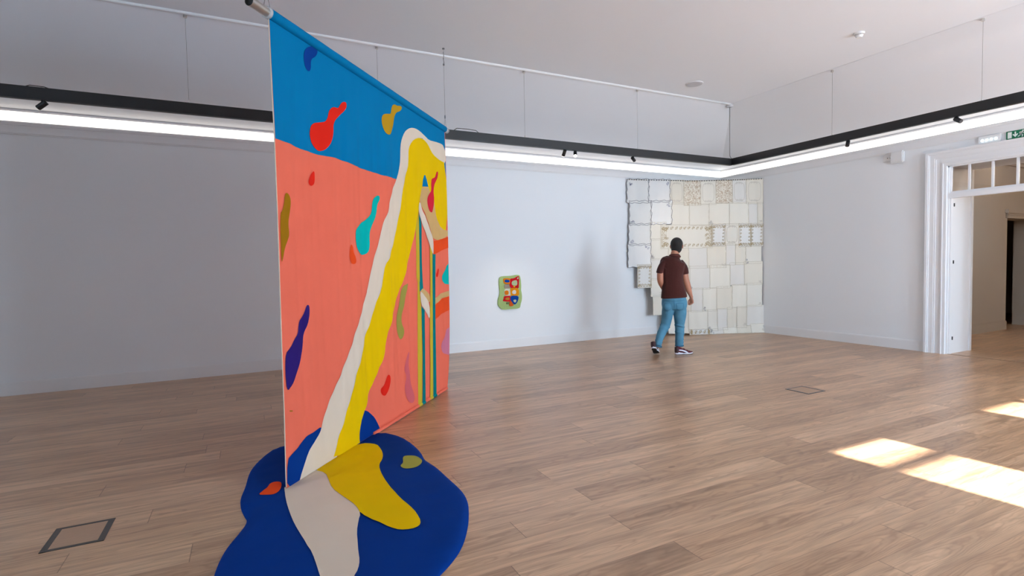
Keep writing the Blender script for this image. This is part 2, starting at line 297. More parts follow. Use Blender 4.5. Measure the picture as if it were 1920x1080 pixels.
def floor_material():
    mt, nt, p = new_mat('oak_planks')
    N = nt.nodes; L = nt.links
    def math_(op, a, b=None, c=None):
        n = N.new('ShaderNodeMath'); n.operation = op
        for i, v in enumerate((a, b, c)):
            if v is None: continue
            if isinstance(v, (int, float)): n.inputs[i].default_value = v
            else: L.new(v, n.inputs[i])
        return n.outputs[0]
    def comb(x, y, z):
        n = N.new('ShaderNodeCombineXYZ')
        for i, v in enumerate((x, y, z)):
            if isinstance(v, (int, float)): n.inputs[i].default_value = v
            else: L.new(v, n.inputs[i])
        return n.outputs[0]
    tc = N.new('ShaderNodeTexCoord'); sp = N.new('ShaderNodeSeparateXYZ'); L.new(tc.outputs['Object'], sp.inputs[0])
    X, Y = sp.outputs[0], sp.outputs[1]
    ys = math_('DIVIDE', math_('ADD', Y, 20-2.455), 0.2)
    row = math_('FLOOR', ys); fy = math_('FRACT', ys)
    w1 = N.new('ShaderNodeTexWhiteNoise'); w1.noise_dimensions = '1D'; L.new(row, w1.inputs['W'])
    xs = math_('DIVIDE', math_('ADD', math_('ADD', X, 40), math_('MULTIPLY', w1.outputs[0], 2.1)), 2.1)
    col = math_('FLOOR', xs); fx = math_('FRACT', xs)
    w2 = N.new('ShaderNodeTexWhiteNoise'); w2.noise_dimensions = '2D'; L.new(comb(row, col, 0), w2.inputs['Vector'])
    v = w2.outputs[0]
    gv = comb(math_('ADD', math_('MULTIPLY', X, 1.3), math_('MULTIPLY', v, 91)), math_('MULTIPLY', Y, 15), math_('MULTIPLY', v, 17))
    g1 = N.new('ShaderNodeTexNoise'); g1.inputs['Scale'].default_value = 1.6; g1.inputs['Detail'].default_value = 7; g1.inputs['Distortion'].default_value = 0.6; L.new(gv, g1.inputs['Vector'])
    # cathedral figure: rings of a slightly tilted trunk
    cy = math_('MULTIPLY', math_('SUBTRACT', fy, 0.5), 0.2)
    nz = N.new('ShaderNodeTexNoise'); nz.inputs['Scale'].default_value = 1.0; nz.inputs['Detail'].default_value = 3
    L.new(comb(math_('ADD', math_('MULTIPLY', X, 2.2), math_('MULTIPLY', v, 53)), math_('MULTIPLY', Y, 7), 0), nz.inputs['Vector'])
    rr = math_('ADD', math_('MULTIPLY', math_('ADD', X, math_('MULTIPLY', v, 30)), 0.055), math_('MULTIPLY', math_('MULTIPLY', cy, cy), math_('ADD', math_('MULTIPLY', v, 24), 4)))
    rr = math_('ADD', rr, math_('MULTIPLY', nz.outputs[0], 0.17))
    rings = math_('SINE', math_('MULTIPLY', rr, 250))
    rings = math_('POWER', math_('ADD', math_('MULTIPLY', rings, .5), .5), 2.5)
    fine = N.new('ShaderNodeTexNoise'); fine.inputs['Scale'].default_value = 3; fine.inputs['Detail'].default_value = 4
    L.new(comb(math_('MULTIPLY', X, 4), math_('MULTIPLY', Y, 130), v), fine.inputs['Vector'])
    # colour
    r1 = N.new('ShaderNodeValToRGB'); L.new(v, r1.inputs[0])
    r1.color_ramp.elements[0].color = (0.44, 0.265, 0.152, 1); r1.color_ramp.elements[1].color = (0.64, 0.415, 0.255, 1)
    e = r1.color_ramp.elements.new(0.35); e.color = (0.53, 0.325, 0.19, 1)
    e = r1.color_ramp.elements.new(0.7); e.color = (0.58, 0.367, 0.218, 1)
    def mixc(fac, a, b, mode='MULTIPLY'):
        n = N.new('ShaderNodeMix'); n.data_type = 'RGBA'; n.blend_type = mode
        if isinstance(fac, (int, float)): n.inputs[0].default_value = fac
        else: L.new(fac, n.inputs[0])
        L.new(a, n.inputs[6])
        if isinstance(b, tuple): n.inputs[7].default_value = b
        else: L.new(b, n.inputs[7])
        return n.outputs[2]
    gr = N.new('ShaderNodeValToRGB'); L.new(g1.outputs[0], gr.inputs[0])
    gr.color_ramp.elements[0].position = 0.3; gr.color_ramp.elements[0].color = (0.66, 0.60, 0.55, 1)
    gr.color_ramp.elements[1].position = 0.62; gr.color_ramp.elements[1].color = (1.12, 1.10, 1.08, 1)
    c = mixc(1.0, r1.outputs[0], gr.outputs[0])
    c = mixc(math_('MULTIPLY', rings, 0.42), c, (0.58, 0.48, 0.40, 1))
    c = mixc(math_('MULTIPLY', math_('SUBTRACT', fine.outputs[0], .35), 0.4), c, (0.68, 0.6, 0.54, 1))
    # knots
    vo = N.new('ShaderNodeTexVoronoi'); vo.inputs['Scale'].default_value = 1.0
    L.new(comb(math_('MULTIPLY', X, 1.0), math_('MULTIPLY', Y, 2.2), 0), vo.inputs['Vector'])
    kn = math_('MULTIPLY', math_('LESS_THAN', vo.outputs['Distance'], 0.035), 0.55)
    c = mixc(kn, c, (0.35, 0.25, 0.18, 1))
    # joints
    jy = math_('LESS_THAN', math_('MINIMUM', fy, math_('SUBTRACT', 1, fy)), 0.008)
    jx = math_('LESS_THAN', math_('MINIMUM', fx, math_('SUBTRACT', 1, fx)), 0.0011)
    jt = math_('MAXIMUM', math_('MULTIPLY', jy, 0.45), math_('MULTIPLY', jx, 0.75))
    c = mixc(jt, c, (0.30, 0.24, 0.2, 1))
    L.new(c, p.inputs['Base Color'])
    ro = math_('ADD', math_('MULTIPLY', g1.outputs[0], 0.12), 0.27)
    L.new(ro, p.inputs['Roughness'])
    b = N.new('ShaderNodeBump'); b.inputs['Strength'].default_value = 0.10; b.inputs['Distance'].default_value = 0.004
    L.new(math_('SUBTRACT', math_('MULTIPLY', g1.outputs[0], .5), jt), b.inputs['Height']); L.new(b.outputs[0], p.inputs['Normal'])
    p.inputs['Specular IOR Level'].default_value = 0.95
    return mt
M_floor = floor_material()

# ---------------------------------------------------------------- room shell
XC, YC = 9.349, 8.400           # far corner: east wall x, north wall y
XW, YS = -6.0, -3.5             # west wall, south wall (inner faces)
ZT, ZC, DS = 3.43, 4.024, 2.172 # top of wall, flat ceiling, width of the slopes
YO = -3.9
struct(obj('floor', box(XW-.4, 18.0, YO, 9.0, -0.2, 0), M_floor))
struct(obj('wall_north', box(XW-.4, XC+.7, YC, YC+.3, 0, ZT), M_wall))
bm = bmesh.new(); WY0, WY1 = 2.6, 3.15
add_box(bm, XW-.3, XW, YO, WY0, 0, ZT); add_box(bm, XW-.3, XW, WY1, YC, 0, ZT); add_box(bm, XW-.3, XW, WY0, WY1, 0, .5); add_box(bm, XW-.3, XW, WY0, WY1, 3.0, ZT)
struct(obj('wall_west', bm, M_wall))
bm = bmesh.new()
for y in (WY0+.03, WY1-.03): add_box(bm, XW-.28, XW-.22, y-.03, y+.03, .5, 3.0)
for z in (.53, 1.7, 2.97): add_box(bm, XW-.275, XW-.225, WY0, WY1, z-.025, z+.025)
struct(obj('window_5', bm, M_trim))
ld = bpy.data.lights.new('sky_portal', 'AREA'); ld.shape = 'RECTANGLE'; ld.size = WY1-WY0; ld.size_y = 2.5; ld.cycles.is_portal = True
lo = bpy.data.objects.new('sky_portal', ld); C.objects.link(lo); lo.location = (XW-.31, (WY0+WY1)/2, 1.75); lo.rotation_euler = (math.pi/2, 0, -math.pi/2)
DY0, DY1, DZ = 2.30, 4.19, 2.805
bm = bmesh.new()
add_box(bm, XC, XC+.69, DY1, YC, 0, ZT); add_box(bm, XC, XC+.69, YO, DY0, 0, ZT); add_box(bm, XC, XC+.69, DY0, DY1, DZ, ZT)
struct(obj('wall_east', bm, M_wall))
# south wall with four tall windows
WINS = [(-1.75, 0), (1.29, 0), (4.33, 1), (7.37, 2)]
WZ0, WZ1 = 0.45, 3.0
bm = bmesh.new(); x = XW-.4
for cx, _ in WINS:
    add_box(bm, x, cx-.73, YO, YS, 0, ZT); add_box(bm, cx-.73, cx+.73, YO, YS, 0, WZ0); add_box(bm, cx-.73, cx+.73, YO, YS, WZ1, ZT); x = cx+.73
add_box(bm, x, XC+.69, YO, YS, 0, ZT)
struct(obj('wall_south', bm, M_wall))
for i, (cx, op) in enumerate(WINS):
    f = bmesh.new(); y0, y1 = YO, YO+.06
    add_box(f, cx-.06, cx+.06, y0, y1, WZ0, WZ1)
    add_box(f, cx-.73, cx-.06, y0, y1, 2.785, 2.83); add_box(f, cx+.06, cx+.73, y0, y1, 2.785, 2.83)
    add_box(f, cx-.73, cx+.73, y0, y1, WZ0, WZ0+.05)
    w = struct(obj('window_%d' % (i+1), f, M_trim))
    # shutters
    if op == 0:
        for s in (-1, 1):
            obj('shutter', box(cx+s*.04, cx+s*.73, YO+.08, YO+.11, WZ0, WZ1), M_trim, w)
    if op == 1: obj('shutter', box(cx-.73, cx-.02, YO+.08, YO+.11, WZ0, WZ1), M_trim, w)
    if op:
        x0 = cx-.73 if op == 2 else cx+.02; x1 = cx+.73
        ld = bpy.data.lights.new('sky_portal', 'AREA'); ld.shape = 'RECTANGLE'; ld.size = x1-x0; ld.size_y = WZ1-WZ0
        ld.cycles.is_portal = True
        lo = bpy.data.objects.new('sky_portal', ld); C.objects.link(lo)
        lo.location = ((x0+x1)/2, YO-.02, (WZ0+WZ1)/2); lo.rotation_euler = (math.pi/2, 0, 0)
# ceiling tray: four slopes and a flat middle
bm = bmesh.new()
o = [(XW, YS), (XC, YS), (XC, YC), (XW, YC)]
inn = [(XW+DS, YS+DS), (XC-DS, YS+DS), (XC-DS, YC-DS), (XW+DS, YC-DS)]
vo_ = [bm.verts.new((x, y, ZT)) for x, y in o]; vi = [bm.verts.new((x, y, ZC)) for x, y in inn]
for k in range(4): bm.faces.new((vo_[k], vo_[(k+1) % 4], vi[(k+1) % 4], vi[k]))
bm.faces.new(vi)
g = bmesh.ops.extrude_face_region(bm, geom=bm.faces[:])
for e in g['geom']:
    if isinstance(e, bmesh.types.BMVert): e.co.z += 0.35 if e.co.z > 3.6 else 0.5
bmesh.ops.recalc_face_normals(bm, faces=bm.faces[:])
struct(obj('ceiling', bm, M_ceil))
# thin half-round bead along the flat ceiling edge
bm = bmesh.new(); add_cyl(bm, (XW+DS, YC-DS, ZC-.004), (XC-DS, YC-DS, ZC-.004), .020, seg=12)
struct(obj('trim_1', bm, M_trim, smooth=True))
bm = bmesh.new(); add_cyl(bm, (XC-DS, YS+DS, ZC), (XC-DS, YC-DS, ZC+.001), .004, seg=12)
struct(obj('trim_2', bm, M_ceil, smooth=True))
def prof_n(name, prof, m_):   # stacked strips on the north wall; (z0, z1, proud)
    bm = bmesh.new()
    for z0, z1, d in prof: add_box(bm, XW, XC, YC-d, YC, z0, z1)
    return struct(obj(name, bm, m_))
def prof_e(name, prof, m_, y0, y1):
    bm = bmesh.new()
    for z0, z1, d in prof: add_box(bm, XC-d, XC, y0, y1, z0, z1)
    return struct(obj(name, bm, m_))
CORN = [(3.135, 3.15, .012), (3.15, 3.17, .022), (3.17, 3.245, .014), (3.245, 3.262, .03), (3.262, 3.284, .045), (3.405, 3.43, .028)]
prof_n('trim_3', CORN, M_trim); prof_e('trim_4', CORN, M_trim, YS, YC)
BASE = [(0, .145, .018), (.145, .158, .011)]
prof_n('baseboard_north', BASE, M_trim)
prof_e('baseboard_east', BASE, M_trim, 4.447, YC)

# cove lights
def cove(name, b, label):
    o = obj(name, b, M_led); tag(o, label, 'light', 'lit cove strips below the sloping ceiling'); return o
cove('cove_light', box(XW, XC-.035, YC-.034, YC-.002, 3.287, 3.390), 'long glowing white light strip along the top of the left wall')
cove('cove_light', box(XC-.034, XC-.002, YS, YC-.036, 3.287, 3.386), 'long glowing white light strip along the top of the wall with the doorway')

# ---------------------------------------------------------------- doorway with transom
d1 = thing('door_1', None, None); del d1['label']; del d1['category']; struct(d1)
def arch(layers, m_):
    bm = bmesh.new()
    for w0, w1, dep in layers:     # distances outward from the opening edge
        add_box(bm, XC-dep, XC, DY1+w0, DY1+w1, 0, DZ+w1*.86)
        add_box(bm, XC-dep, XC, DY0-w1, DY0-w0, 0, DZ+w1*.86)
        add_box(bm, XC-dep, XC, DY0-w0, DY1+w0, DZ+w0*.86, DZ+w1*.86)
    return bm
obj('architrave', arch([(0.0, .04, .03), (.04, .055, .04), (.055, .13, .022), (.13, .15, .036), (.15, .21, .042), (.21, .225, .055), (.225, .257, .066)], M_trim), M_trim, d1)
bm = bmesh.new()   # linings of the thick wall
add_box(bm, XC+.01, XC+.69, DY1-.02, DY1+.01, 0, DZ); add_box(bm, XC+.01, XC+.69, DY0-.01, DY0+.02, 0, DZ); add_box(bm, XC+.01, XC+.69, DY0, DY1, DZ-.02, DZ+.01)
add_box(bm, XC+.64, XC+.70, DY1-.035, DY1-.02, 0, DZ)
obj('jamb_lining', bm, M_trim, d1)
bm = bmesh.new()   # fixed frame: post, head rail, transom bar
X0, X1 = XC+.03, XC+.10
add_box(bm, X0, X1, DY1-.04, DY1, 0, DZ, .004); add_box(bm, X0, X1, DY0, DY0+.04, 0, DZ, .004)
add_box(bm, X0, X1, DY0+.04, DY1-.04, 2.785, DZ, .004)
add_box(bm, X0-.03, X1, DY0+.02, DY1-.02, 2.325, 2.40, .006); add_box(bm, X0, X1, DY0+.04, DY1-.04, 2.40, 2.425, .003)
fr = obj('transom_frame', bm, M_trim, d1)
bm = bmesh.new(); k = 0
yy = 3.943
while yy > DY0+.1:
    add_box(bm, X0+.01, X1-.02, yy-.013, yy+.013, 2.42, 2.79); yy -= .27
obj('glazing_bar', bm, M_trim, d1)
gm, nt, p = new_mat('window_glass')
tr = nt.nodes.new('ShaderNodeBsdfTransparent'); gl = nt.nodes.new('ShaderNodeBsdfGlossy'); mx = nt.nodes.new('ShaderNodeMixShader'); fz = nt.nodes.new('ShaderNodeFresnel')
gl.inputs['Roughness'].default_value = 0.02; fz.inputs[0].default_value = 1.45
nt.links.new(fz.outputs[0], mx.inputs[0]); nt.links.new(tr.outputs[0], mx.inputs[1]); nt.links.new(gl.outputs[0], mx.inputs[2])
nt.links.new(mx.outputs[0], [n for n in nt.nodes if n.type == 'OUTPUT_MATERIAL'][0].inputs[0]); nt.nodes.remove(p)
obj('pane', box(X0+.03, X0+.034, DY0+.04, DY1-.04, 2.42, 2.79), gm, d1)
for z in (2.23, 1.38, .235):
    obj('hinge', box(XC+.10, XC+.115, DY1-.05, DY1-.018, z-.025, z+.025, .002), M_dark, d1)
# threshold strip
struct(obj('trim_5', box(XC+.02, XC+.05, DY0, DY1-.02, 0, .004), mat('threshold_oak', (.32, .21, .14, 1), .5, bump=.05)))

# next room
struct(obj('wall_beyond', (lambda b: (add_box(b, XC+.69, 13.46, 5.02, 5.32, 0, 3.6), add_box(b, 13.46, 14.556, 5.02, 5.32, 2.20, 3.6), add_box(b, 14.556, 17.6, 5.02, 5.32, 0, 3.6), b)[-1])(bmesh.new()), M_back))
struct(obj('wall_far_east', box(17.3, 17.6, -1.0, 9.0, 0, 3.6), M_back))
struct(obj('wall_far_south', box(XC+.69, 17.3, -1.3, -1.0, 0, 3.6), M_back))
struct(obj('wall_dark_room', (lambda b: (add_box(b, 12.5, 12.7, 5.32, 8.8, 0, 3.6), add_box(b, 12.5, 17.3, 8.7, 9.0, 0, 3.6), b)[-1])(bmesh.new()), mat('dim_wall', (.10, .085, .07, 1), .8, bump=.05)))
struct(obj('ceiling_beyond', box(XC+.69, 17.6, -1.3, 9.0, 3.6, 3.9), M_back))
bm = bmesh.new(); add_box(bm, XC+.70, 13.46, 5.0, 5.02, 0, .16); add_box(bm, XC+.70, 13.46, 5.008, 5.02, .16, .175)
struct(obj('baseboard_beyond', bm, M_back))
bm = bmesh.new(); add_box(bm, 13.36, 17.0, 4.96, 5.02, 2.30, 2.37); add_box(bm, 13.40, 17.0, 4.985, 5.02, 2.20, 2.30); add_box(bm, 13.40, 17.0, 4.97, 5.02, 2.255, 2.27)
struct(obj('trim_6', bm, M_back))
bm = bmesh.new(); add_box(bm, XC+.70, 17.3, 4.93, 5.02, 3.28, 3.36); add_box(bm, XC+.70, 17.3, 4.96, 5.02, 3.22, 3.28)
struct(obj('trim_7', bm, M_back))

# downlight of the next room
dl = thing('downlight', 'small lit ceiling spotlight seen through the panes above the doorway', 'light', (12.64, 4.516, 3.6))
obj('housing', cyl((0, 0, -.05), (0, 0, 0), .05, seg=20), M_white, dl, True)
obj('lens', cyl((0, 0, -.056), (0, 0, -.05), .04, seg=20), emis('warm_lens', (1, .85, .62, 1), 6), dl)
ld = bpy.data.lights.new('downlight_bulb', 'POINT'); ld.energy = 3; ld.color = (1, .80, .58); ld.shadow_soft_size = .08
lo = bpy.data.objects.new('bulb_light', ld); C.objects.link(lo); lo.parent = dl; lo.location = (0, 0, -.35)

t = thing('added_fill_lamp', 'unseen white globe lamp added to light the next room', 'lamp', (13.6, 1.4, 3.6))  # out-of-view lamp, added to brighten the next room
obj('globe', (lambda b: (bmesh.ops.create_uvsphere(b, u_segments=24, v_segments=16, radius=.12, matrix=Matrix.Translation((0, 0, -.25))), b)[-1])(bmesh.new()), emis('added_globe_glow', (1, .82, .6, 1), 3), t, True)
obj('stem', cyl((0, 0, -.14), (0, 0, 0), .012, seg=12), M_steel, t)
ld = bpy.data.lights.new('added_globe_fill', 'POINT'); ld.energy = 75; ld.color = (1, .80, .58); ld.shadow_soft_size = .12
lo = bpy.data.objects.new('added_globe_fill', ld); C.objects.link(lo); lo.parent = t; lo.location = (0, 0, -.52)

# ---------------------------------------------------------------- hanging black light rail
YR, XR, ZR0, ZR1 = YC-DS, XC-DS, 3.03, 3.139
rail = thing('light_rail', 'long black light rail hung on wires, turning the corner below the ceiling edge', 'light rail', (XR, YR, ZR0))
def part_at(root, name, bm, m_, smooth=False):
    bmesh.ops.translate(bm, verts=bm.verts[:], vec=-Vector(root.location)); return obj(name, bm, m_, root, smooth)
part_at(rail, 'rail_body', box(XW+1.5, XR+.03, YR, YR+.06, ZR0, ZR1, .003), M_rail)
part_at(rail, 'rail_body', box(XR, XR+.06, -1.0, YR-.002, ZR0, ZR1, .003), M_rail)
for x in (-2.35, -.454, 1.439, 3.362, 5.254):
    part_at(rail, 'suspension_wire', cyl((x, YR+.03, ZR1), (x, YR+.03, ZC-.03), .0014, seg=8), M_wire)
    part_at(rail, 'wire_anchor', cyl((x, YR+.03, ZC-.045), (x, YR+.03, ZC-.005), .016, seg=12), M_steel)
    part_at(rail, 'wire_clamp', cyl((x, YR+.03, ZR1), (x, YR+.03, ZR1+.03), .006, seg=8), M_steel)
for y in (4.574, 2.925, 1.2):
    part_at(rail, 'suspension_wire', cyl((XR+.03, y, ZR1), (XR+.03, y, ZC-.01), .0014, seg=8), M_wire)
    part_at(rail, 'wire_anchor', cyl((XR+.03, y, ZC-.035), (XR+.03, y, ZC), .016, seg=12), M_steel)
    part_at(rail, 'wire_clamp', cyl((XR+.03, y, ZR1), (XR+.03, y, ZR1+.03), .006, seg=8), M_steel)
bm = add_tube(bmesh.new(), [(XR, YR+.03, ZC-.02), (XR, YR+.03, ZR1+.06), (XR+.01, YR+.03, ZR1+.03), (XR+.04, YR+.02, ZR1)], .006)
part_at(rail, 'power_cable', bm, mat('grey_cable', (.25, .25, .25, 1), .5, bump=.02), True)
part_at(rail, 'ceiling_cup', (lambda b: (add_cyl(b, (XR, YR+.03, ZC-.045), (XR, YR+.03, ZC-.0), .05, .055, seg=20), b)[-1])(bmesh.new()), M_clear, True)
part_at(rail, 'loose_cable', add_tube(bmesh.new(), [(2.36, YR+.03, ZR1), (2.40, YR+.02, ZR1+.03), (2.55, YR+.03, ZR1+.035), (2.66, YR+.03, ZR1+.028), (2.70, YR+.03, ZR1)], .004), M_black, True)
part_at(rail, 'loose_cable', add_tube(bmesh.new(), [(-1.72, YR+.03, ZR1), (-1.68, YR+.02, ZR1+.014), (-1.58, YR+.03, ZR1+.014), (-1.54, YR+.03, ZR1)], .004), M_black, True)

def spot(x, y, aim, label, lit=False, L=.085, beam=0, bw=50):
    t = thing('track_spotlight', label, 'spotlight', (x, y, ZR0), 'small spotlights clipped under the black rail')
    a = Vector(aim).normalized(); c = Vector((0, 0, -.04))
    obj('bracket', cyl((0, 0, -.03), (0, 0, 0), .009, seg=10), M_rail, t)
    b = bmesh.new(); add_cyl(b, c-a*L*.45, c+a*L*.55, .024, seg=20)
    obj('lamp_body', b, M_rail if not lit else M_rail, t, False)
    b = cyl(c+a*L*.55, c+a*(L*.55+.003), .021, seg=20)
    obj('lens', b, M_spot if (lit or beam) else M_dark, t)
    if beam:
        ld = bpy.data.lights.new('spot_beam', 'SPOT'); ld.energy = beam; ld.color = (1, .86, .68); ld.spot_size = math.radians(bw); ld.spot_blend = 1; ld.shadow_soft_size = .02
        lo = bpy.data.objects.new('spot_beam', ld); C.objects.link(lo); lo.parent = t; lo.location = c+a*(L*.55+.012); lo.rotation_euler = a.to_track_quat('-Z', 'Y').to_euler()
    return t
spot(-1.60, YR+.03, (-.75, .2, -.62), 'small black spotlight tilted down-left on the left end of the rail')
spot(3.97, YR+.03, (.16, 2.14, -2.55), 'small black spotlight just left of the glowing one, aimed at the small green artwork', beam=48, bw=44)
spot(4.15, YR+.03, (-.35, -.55, -.75), 'small lit spotlight shining white under the rail', True)
spot(5.17, YR+.03, (2.8, 1.6, -1.15), beam=90, bw=46, label='small black spotlight on the rail between the lit one and the corner')
spot(XR+.03, 4.36, (-.55, -.2, -.8), 'small black spotlight under the right rail arm, nearer the corner')
spot(XR+.03, 3.14, (-.3, -.75, -.55), 'small black spotlight under the right rail arm, near the emergency lamp')

# ---------------------------------------------------------------- ceiling and wall devices
t = thing('ceiling_speaker', 'round flat white speaker grille set in the ceiling', 'speaker', (5.877, 5.749, ZC))
obj('rim', cyl((0, 0, -.008), (0, 0, 0), .122, .125, seg=40), M_white, t)
obj('grille', cyl((0, 0, -.013), (0, 0, -.008), .108, .110, seg=40), mat('speaker_grille', (.55, .55, .58, 1), .6, bump=.4, bscale=300), t)
t = thing('smoke_detector', 'small round white smoke detector on the ceiling', 'smoke detector', (6.342, 3.717, ZC))
obj('base', cyl((0, 0, -.02), (0, 0, 0), .052, .055, seg=32), M_white, t)
b = bmesh.new(); add_cyl(b, (0, 0, -.052), (0, 0, -.028), .030, .042, seg=32)
for k in range(12):
    a = k*math.pi/6; add_box(b, .036*math.cos(a)-.003, .036*math.cos(a)+.003, .036*math.sin(a)-.003, .036*math.sin(a)+.003, -.03, -.018)
obj('sensor_head', b, M_white, t)

t = thing('wall_alarm', 'small white alarm box on a socket plate, left of the doorway', 'alarm', (XC, 4.86, 3.05))
obj('socket_plate', box(-.012, 0, .10, .22, -.035, .075, .003), M_white, t)
obj('alarm_box', box(-.065, -.004, -.10, .090, -.085, .100, .016), M_white, t)
obj('cable_stub', cyl((-.03, .09, .02), (-.03, .12, .02), .014, seg=12), M_white, t, True)
obj('screw', cyl((-.015, .15, .02), (-.010, .15, .02), .007, seg=10), M_dark, t)

t = thing('emergency_lamp', 'white emergency lamp with four bright LEDs above the doorway', 'emergency light', (XC, 3.69, 3.085))
obj('housing', box(-.035, 0, -.125, .125, -.052, .052, .006), M_white, t)
for k in range(4):
    obj('led', cyl((-.040, -.075+.05*k, -.006), (-.036, -.075+.05*k, -.006), .013, seg=14), M_eled, t)

# exit sign: door outline, down arrow, running figure
t = thing('exit_sign', 'green exit sign with white door, down arrow and running figure above the doorway', 'sign', (XC, 3.355, 3.088))
obj('plate', box(-.02, 0, -.155, .155, -.055, .055, .003), mat('sign_green', lin(10, 110, 75), .35, bump=.005), t)
M_sg = mat('sign_white', (.8, .85, .8, 1), .4, bump=.005)
def sign_poly(name, pts):   # (y from left, z) in metres, sign seen from the room: left = +y
    bm = bmesh.new(); vs_ = [bm.verts.new((-.022, .15-a, b)) for a, b in pts]
    f = bm.faces.new(vs_); r = bmesh.ops.extrude_face_region(bm, geom=[f])
    bmesh.ops.translate(bm, verts=[v for v in r['geom'] if isinstance(v, bmesh.types.BMVert)], vec=(.003, 0, 0))
    bmesh.ops.recalc_face_normals(bm, faces=bm.faces[:]); return obj(name, bm, M_sg, t)
sign_poly('door_symbol', [(.012, -.042), (.055, -.042), (.055, .042), (.012, .042)])
sign_poly('arrow_symbol', [(.085, .038), (.099, .038), (.099, -.002), (.113, .012), (.121, .002), (.092, -.034), (.063, .002), (.071, .012), (.085, -.002)])
bm = bmesh.new()
def ribbon(bm, pts, w):
    for a, b in zip(pts, pts[1:]):
        a = Vector((-.022, .15-a[0], a[1])); b = Vector((-.022, .15-b[0], b[1])); d = (b-a).normalized(); n = Vector((0, -d.z, d.y))*w/2
        q = [bm.verts.new(p) for p in (a-n-d*w*.3, a+n-d*w*.3, b+n+d*w*.3, b-n+d*w*.3)]; bm.faces.new(q)
ribbon(bm, [(.165, .024), (.150, .006), (.148, -.008)], .017)
ribbon(bm, [(.160, .022), (.142, .024), (.134, .010)], .008); ribbon(bm, [(.165, .020), (.178, .006), (.190, .010)], .008)
ribbon(bm, [(.148, -.006), (.168, -.016), (.164, -.040)], .010); ribbon(bm, [(.146, -.008), (.138, -.026), (.122, -.030)], .010)
add_cyl(bm, (-.0225, .15-.172, .037), (-.021, .15-.172, .037), .0085, seg=14)
obj('running_figure', bm, M_sg, t)
sign_poly('door_symbol', [(.205, -.042), (.245, -.042), (.245, .042), (.205, .042)])

# ---------------------------------------------------------------- floor boxes
def floor_box(x0, x1, y0, y1, label, w, m_):
    t = thing('floor_box', label, 'floor box', ((x0+x1)/2, (y0+y1)/2, 0), 'square access frames let into the floor')
    hx, hy = (x1-x0)/2, (y1-y0)/2; b = bmesh.new()
    add_box(b, -hx, hx, -hy, -hy+w, 0, .003); add_box(b, -hx, hx, hy-w, hy, 0, .003)
    add_box(b, -hx, -hx+w*1.4, -hy, hy, 0, .0031); add_box(b, hx-w*1.4, hx, -hy, hy, 0, .0031)
    obj('metal_frame', b, m_, t)
    obj('wood_lid', box(-hx+w*1.4, hx-w*1.4, -hy+w, hy-w, 0, .002), mat('lid_oak', (0.44, 0.27, 0.17, 1), .45, bump=.05, vary=.15, vscale=6, stretch=(2, 30, 1)), t)
M_fb = mat('floor_frame_metal', (.09, .10, .11, 1), .4, metal=.5, bump=.02)
floor_box(5.389, 5.679, 3.658, 3.938, 'square metal floor box frame in the open floor right of the walking man', .017, M_fb)
floor_box(-1.02, -.745, 3.53, 3.825, 'square dark floor box frame at lower left beside the blue padded pool', .022, mat('floor_frame_dark', (.07, .06, .055, 1), .5, bump=.05))

# ---------------------------------------------------------------- the big textile banner
A = Vector((0.184, 3.738, 0)); D = Vector((0.65493, 0.75569, 0)); LN = 2.878
NB = D.cross(Vector((0, 0, 1))).normalized()
BZ = 3.052
LT = 3.0                       # width at the pipe; the cloth narrows to LN at the floor
def edge_u(v): return LN+.14*(1-math.exp(-max(0, v)/.35))-.02*max(0, v-2.3)
def fold(u, v):
    a = min(1, max(0, (BZ-v)/.7)); b = min(1, max(.15, v/.5))
    w = u+.03*math.sin(v*1.1)
    s = math.sin(w*21+.5*math.sin(v*.9))*.55+math.sin(w*37+1.3+.6*math.sin(v*1.3))*.3+math.sin(w*9.2+.4)*.9+mnoise.noise(Vector((u*11, v*.8, 2)))*.9
    s += .26*math.sin(w*66+2*math.sin(v*.7))*min(1, max(0, (2.6-v)/.8)+.25)
    return a*b*s*.0080*(1-.55*min(1, max(0, (u-1.7)/.6)))
def ban(off):
    return lambda u, v: A+D*u+Vector((0, 0, v+.006))+NB*(fold(u, v)+off)
banner = thing('textile_banner', 'huge hanging cloth banner in blue, salmon, cream and yellow spilling onto the floor', 'textile artwork', (A+D*LN/2))
BM = bpy.data.objects
def rel(fn):
    o = Vector(banner.location); return lambda u, v: fn(u, v)-o
def cloth(name, col, vary=.04):
    mt = mat(name, col, .9, bump=.18, bscale=420, vary=vary, vscale=5, spec=.08); return mt
K_sal = cloth('salmon_cloth', lin(240, 114, 90)); K_blue = cloth('azure_cloth', lin(0, 120, 172)); K_navy = cloth('navy_cloth', lin(0, 52, 132), .06)
K_cream = cloth('cream_cloth', lin(226, 209, 189)); K_yel = cloth('yellow_cloth', lin(234, 192, 0)); K_red = cloth('red_cloth', lin(226, 40, 26))
K_ora = cloth('orange_cloth', lin(234, 78, 32)); K_teal = cloth('teal_cloth', lin(0, 120, 124)); K_turq = cloth('turquoise_cloth', lin(0, 180, 172))
K_must = cloth('mustard_cloth', lin(160, 112, 18)); K_och = cloth('ochre_cloth', lin(190, 145, 30)); K_pur = cloth('purple_cloth', lin(46, 30, 108))
K_ol = cloth('olive_cloth', lin(160, 150, 70)); K_olg = cloth('olive_green_cloth', lin(165, 165, 75)); K_pink = cloth('pink_cloth', lin(214, 100, 106))
K_crim = cloth('crimson_cloth', lin(212, 38, 58)); K_tan = cloth('tan_cloth', lin(208, 168, 110)); K_lil = cloth('lilac_cloth', lin(205, 120, 145)); K_dn = cloth('dark_navy_cloth', lin(10, 60, 140))
K_yp = cloth('dull_yellow_cloth', lin(205, 175, 50))
rect = lambda u0, u1, v0, v1: [(u0, v0), (u1, v0), (u1, v1), (u0, v1)]
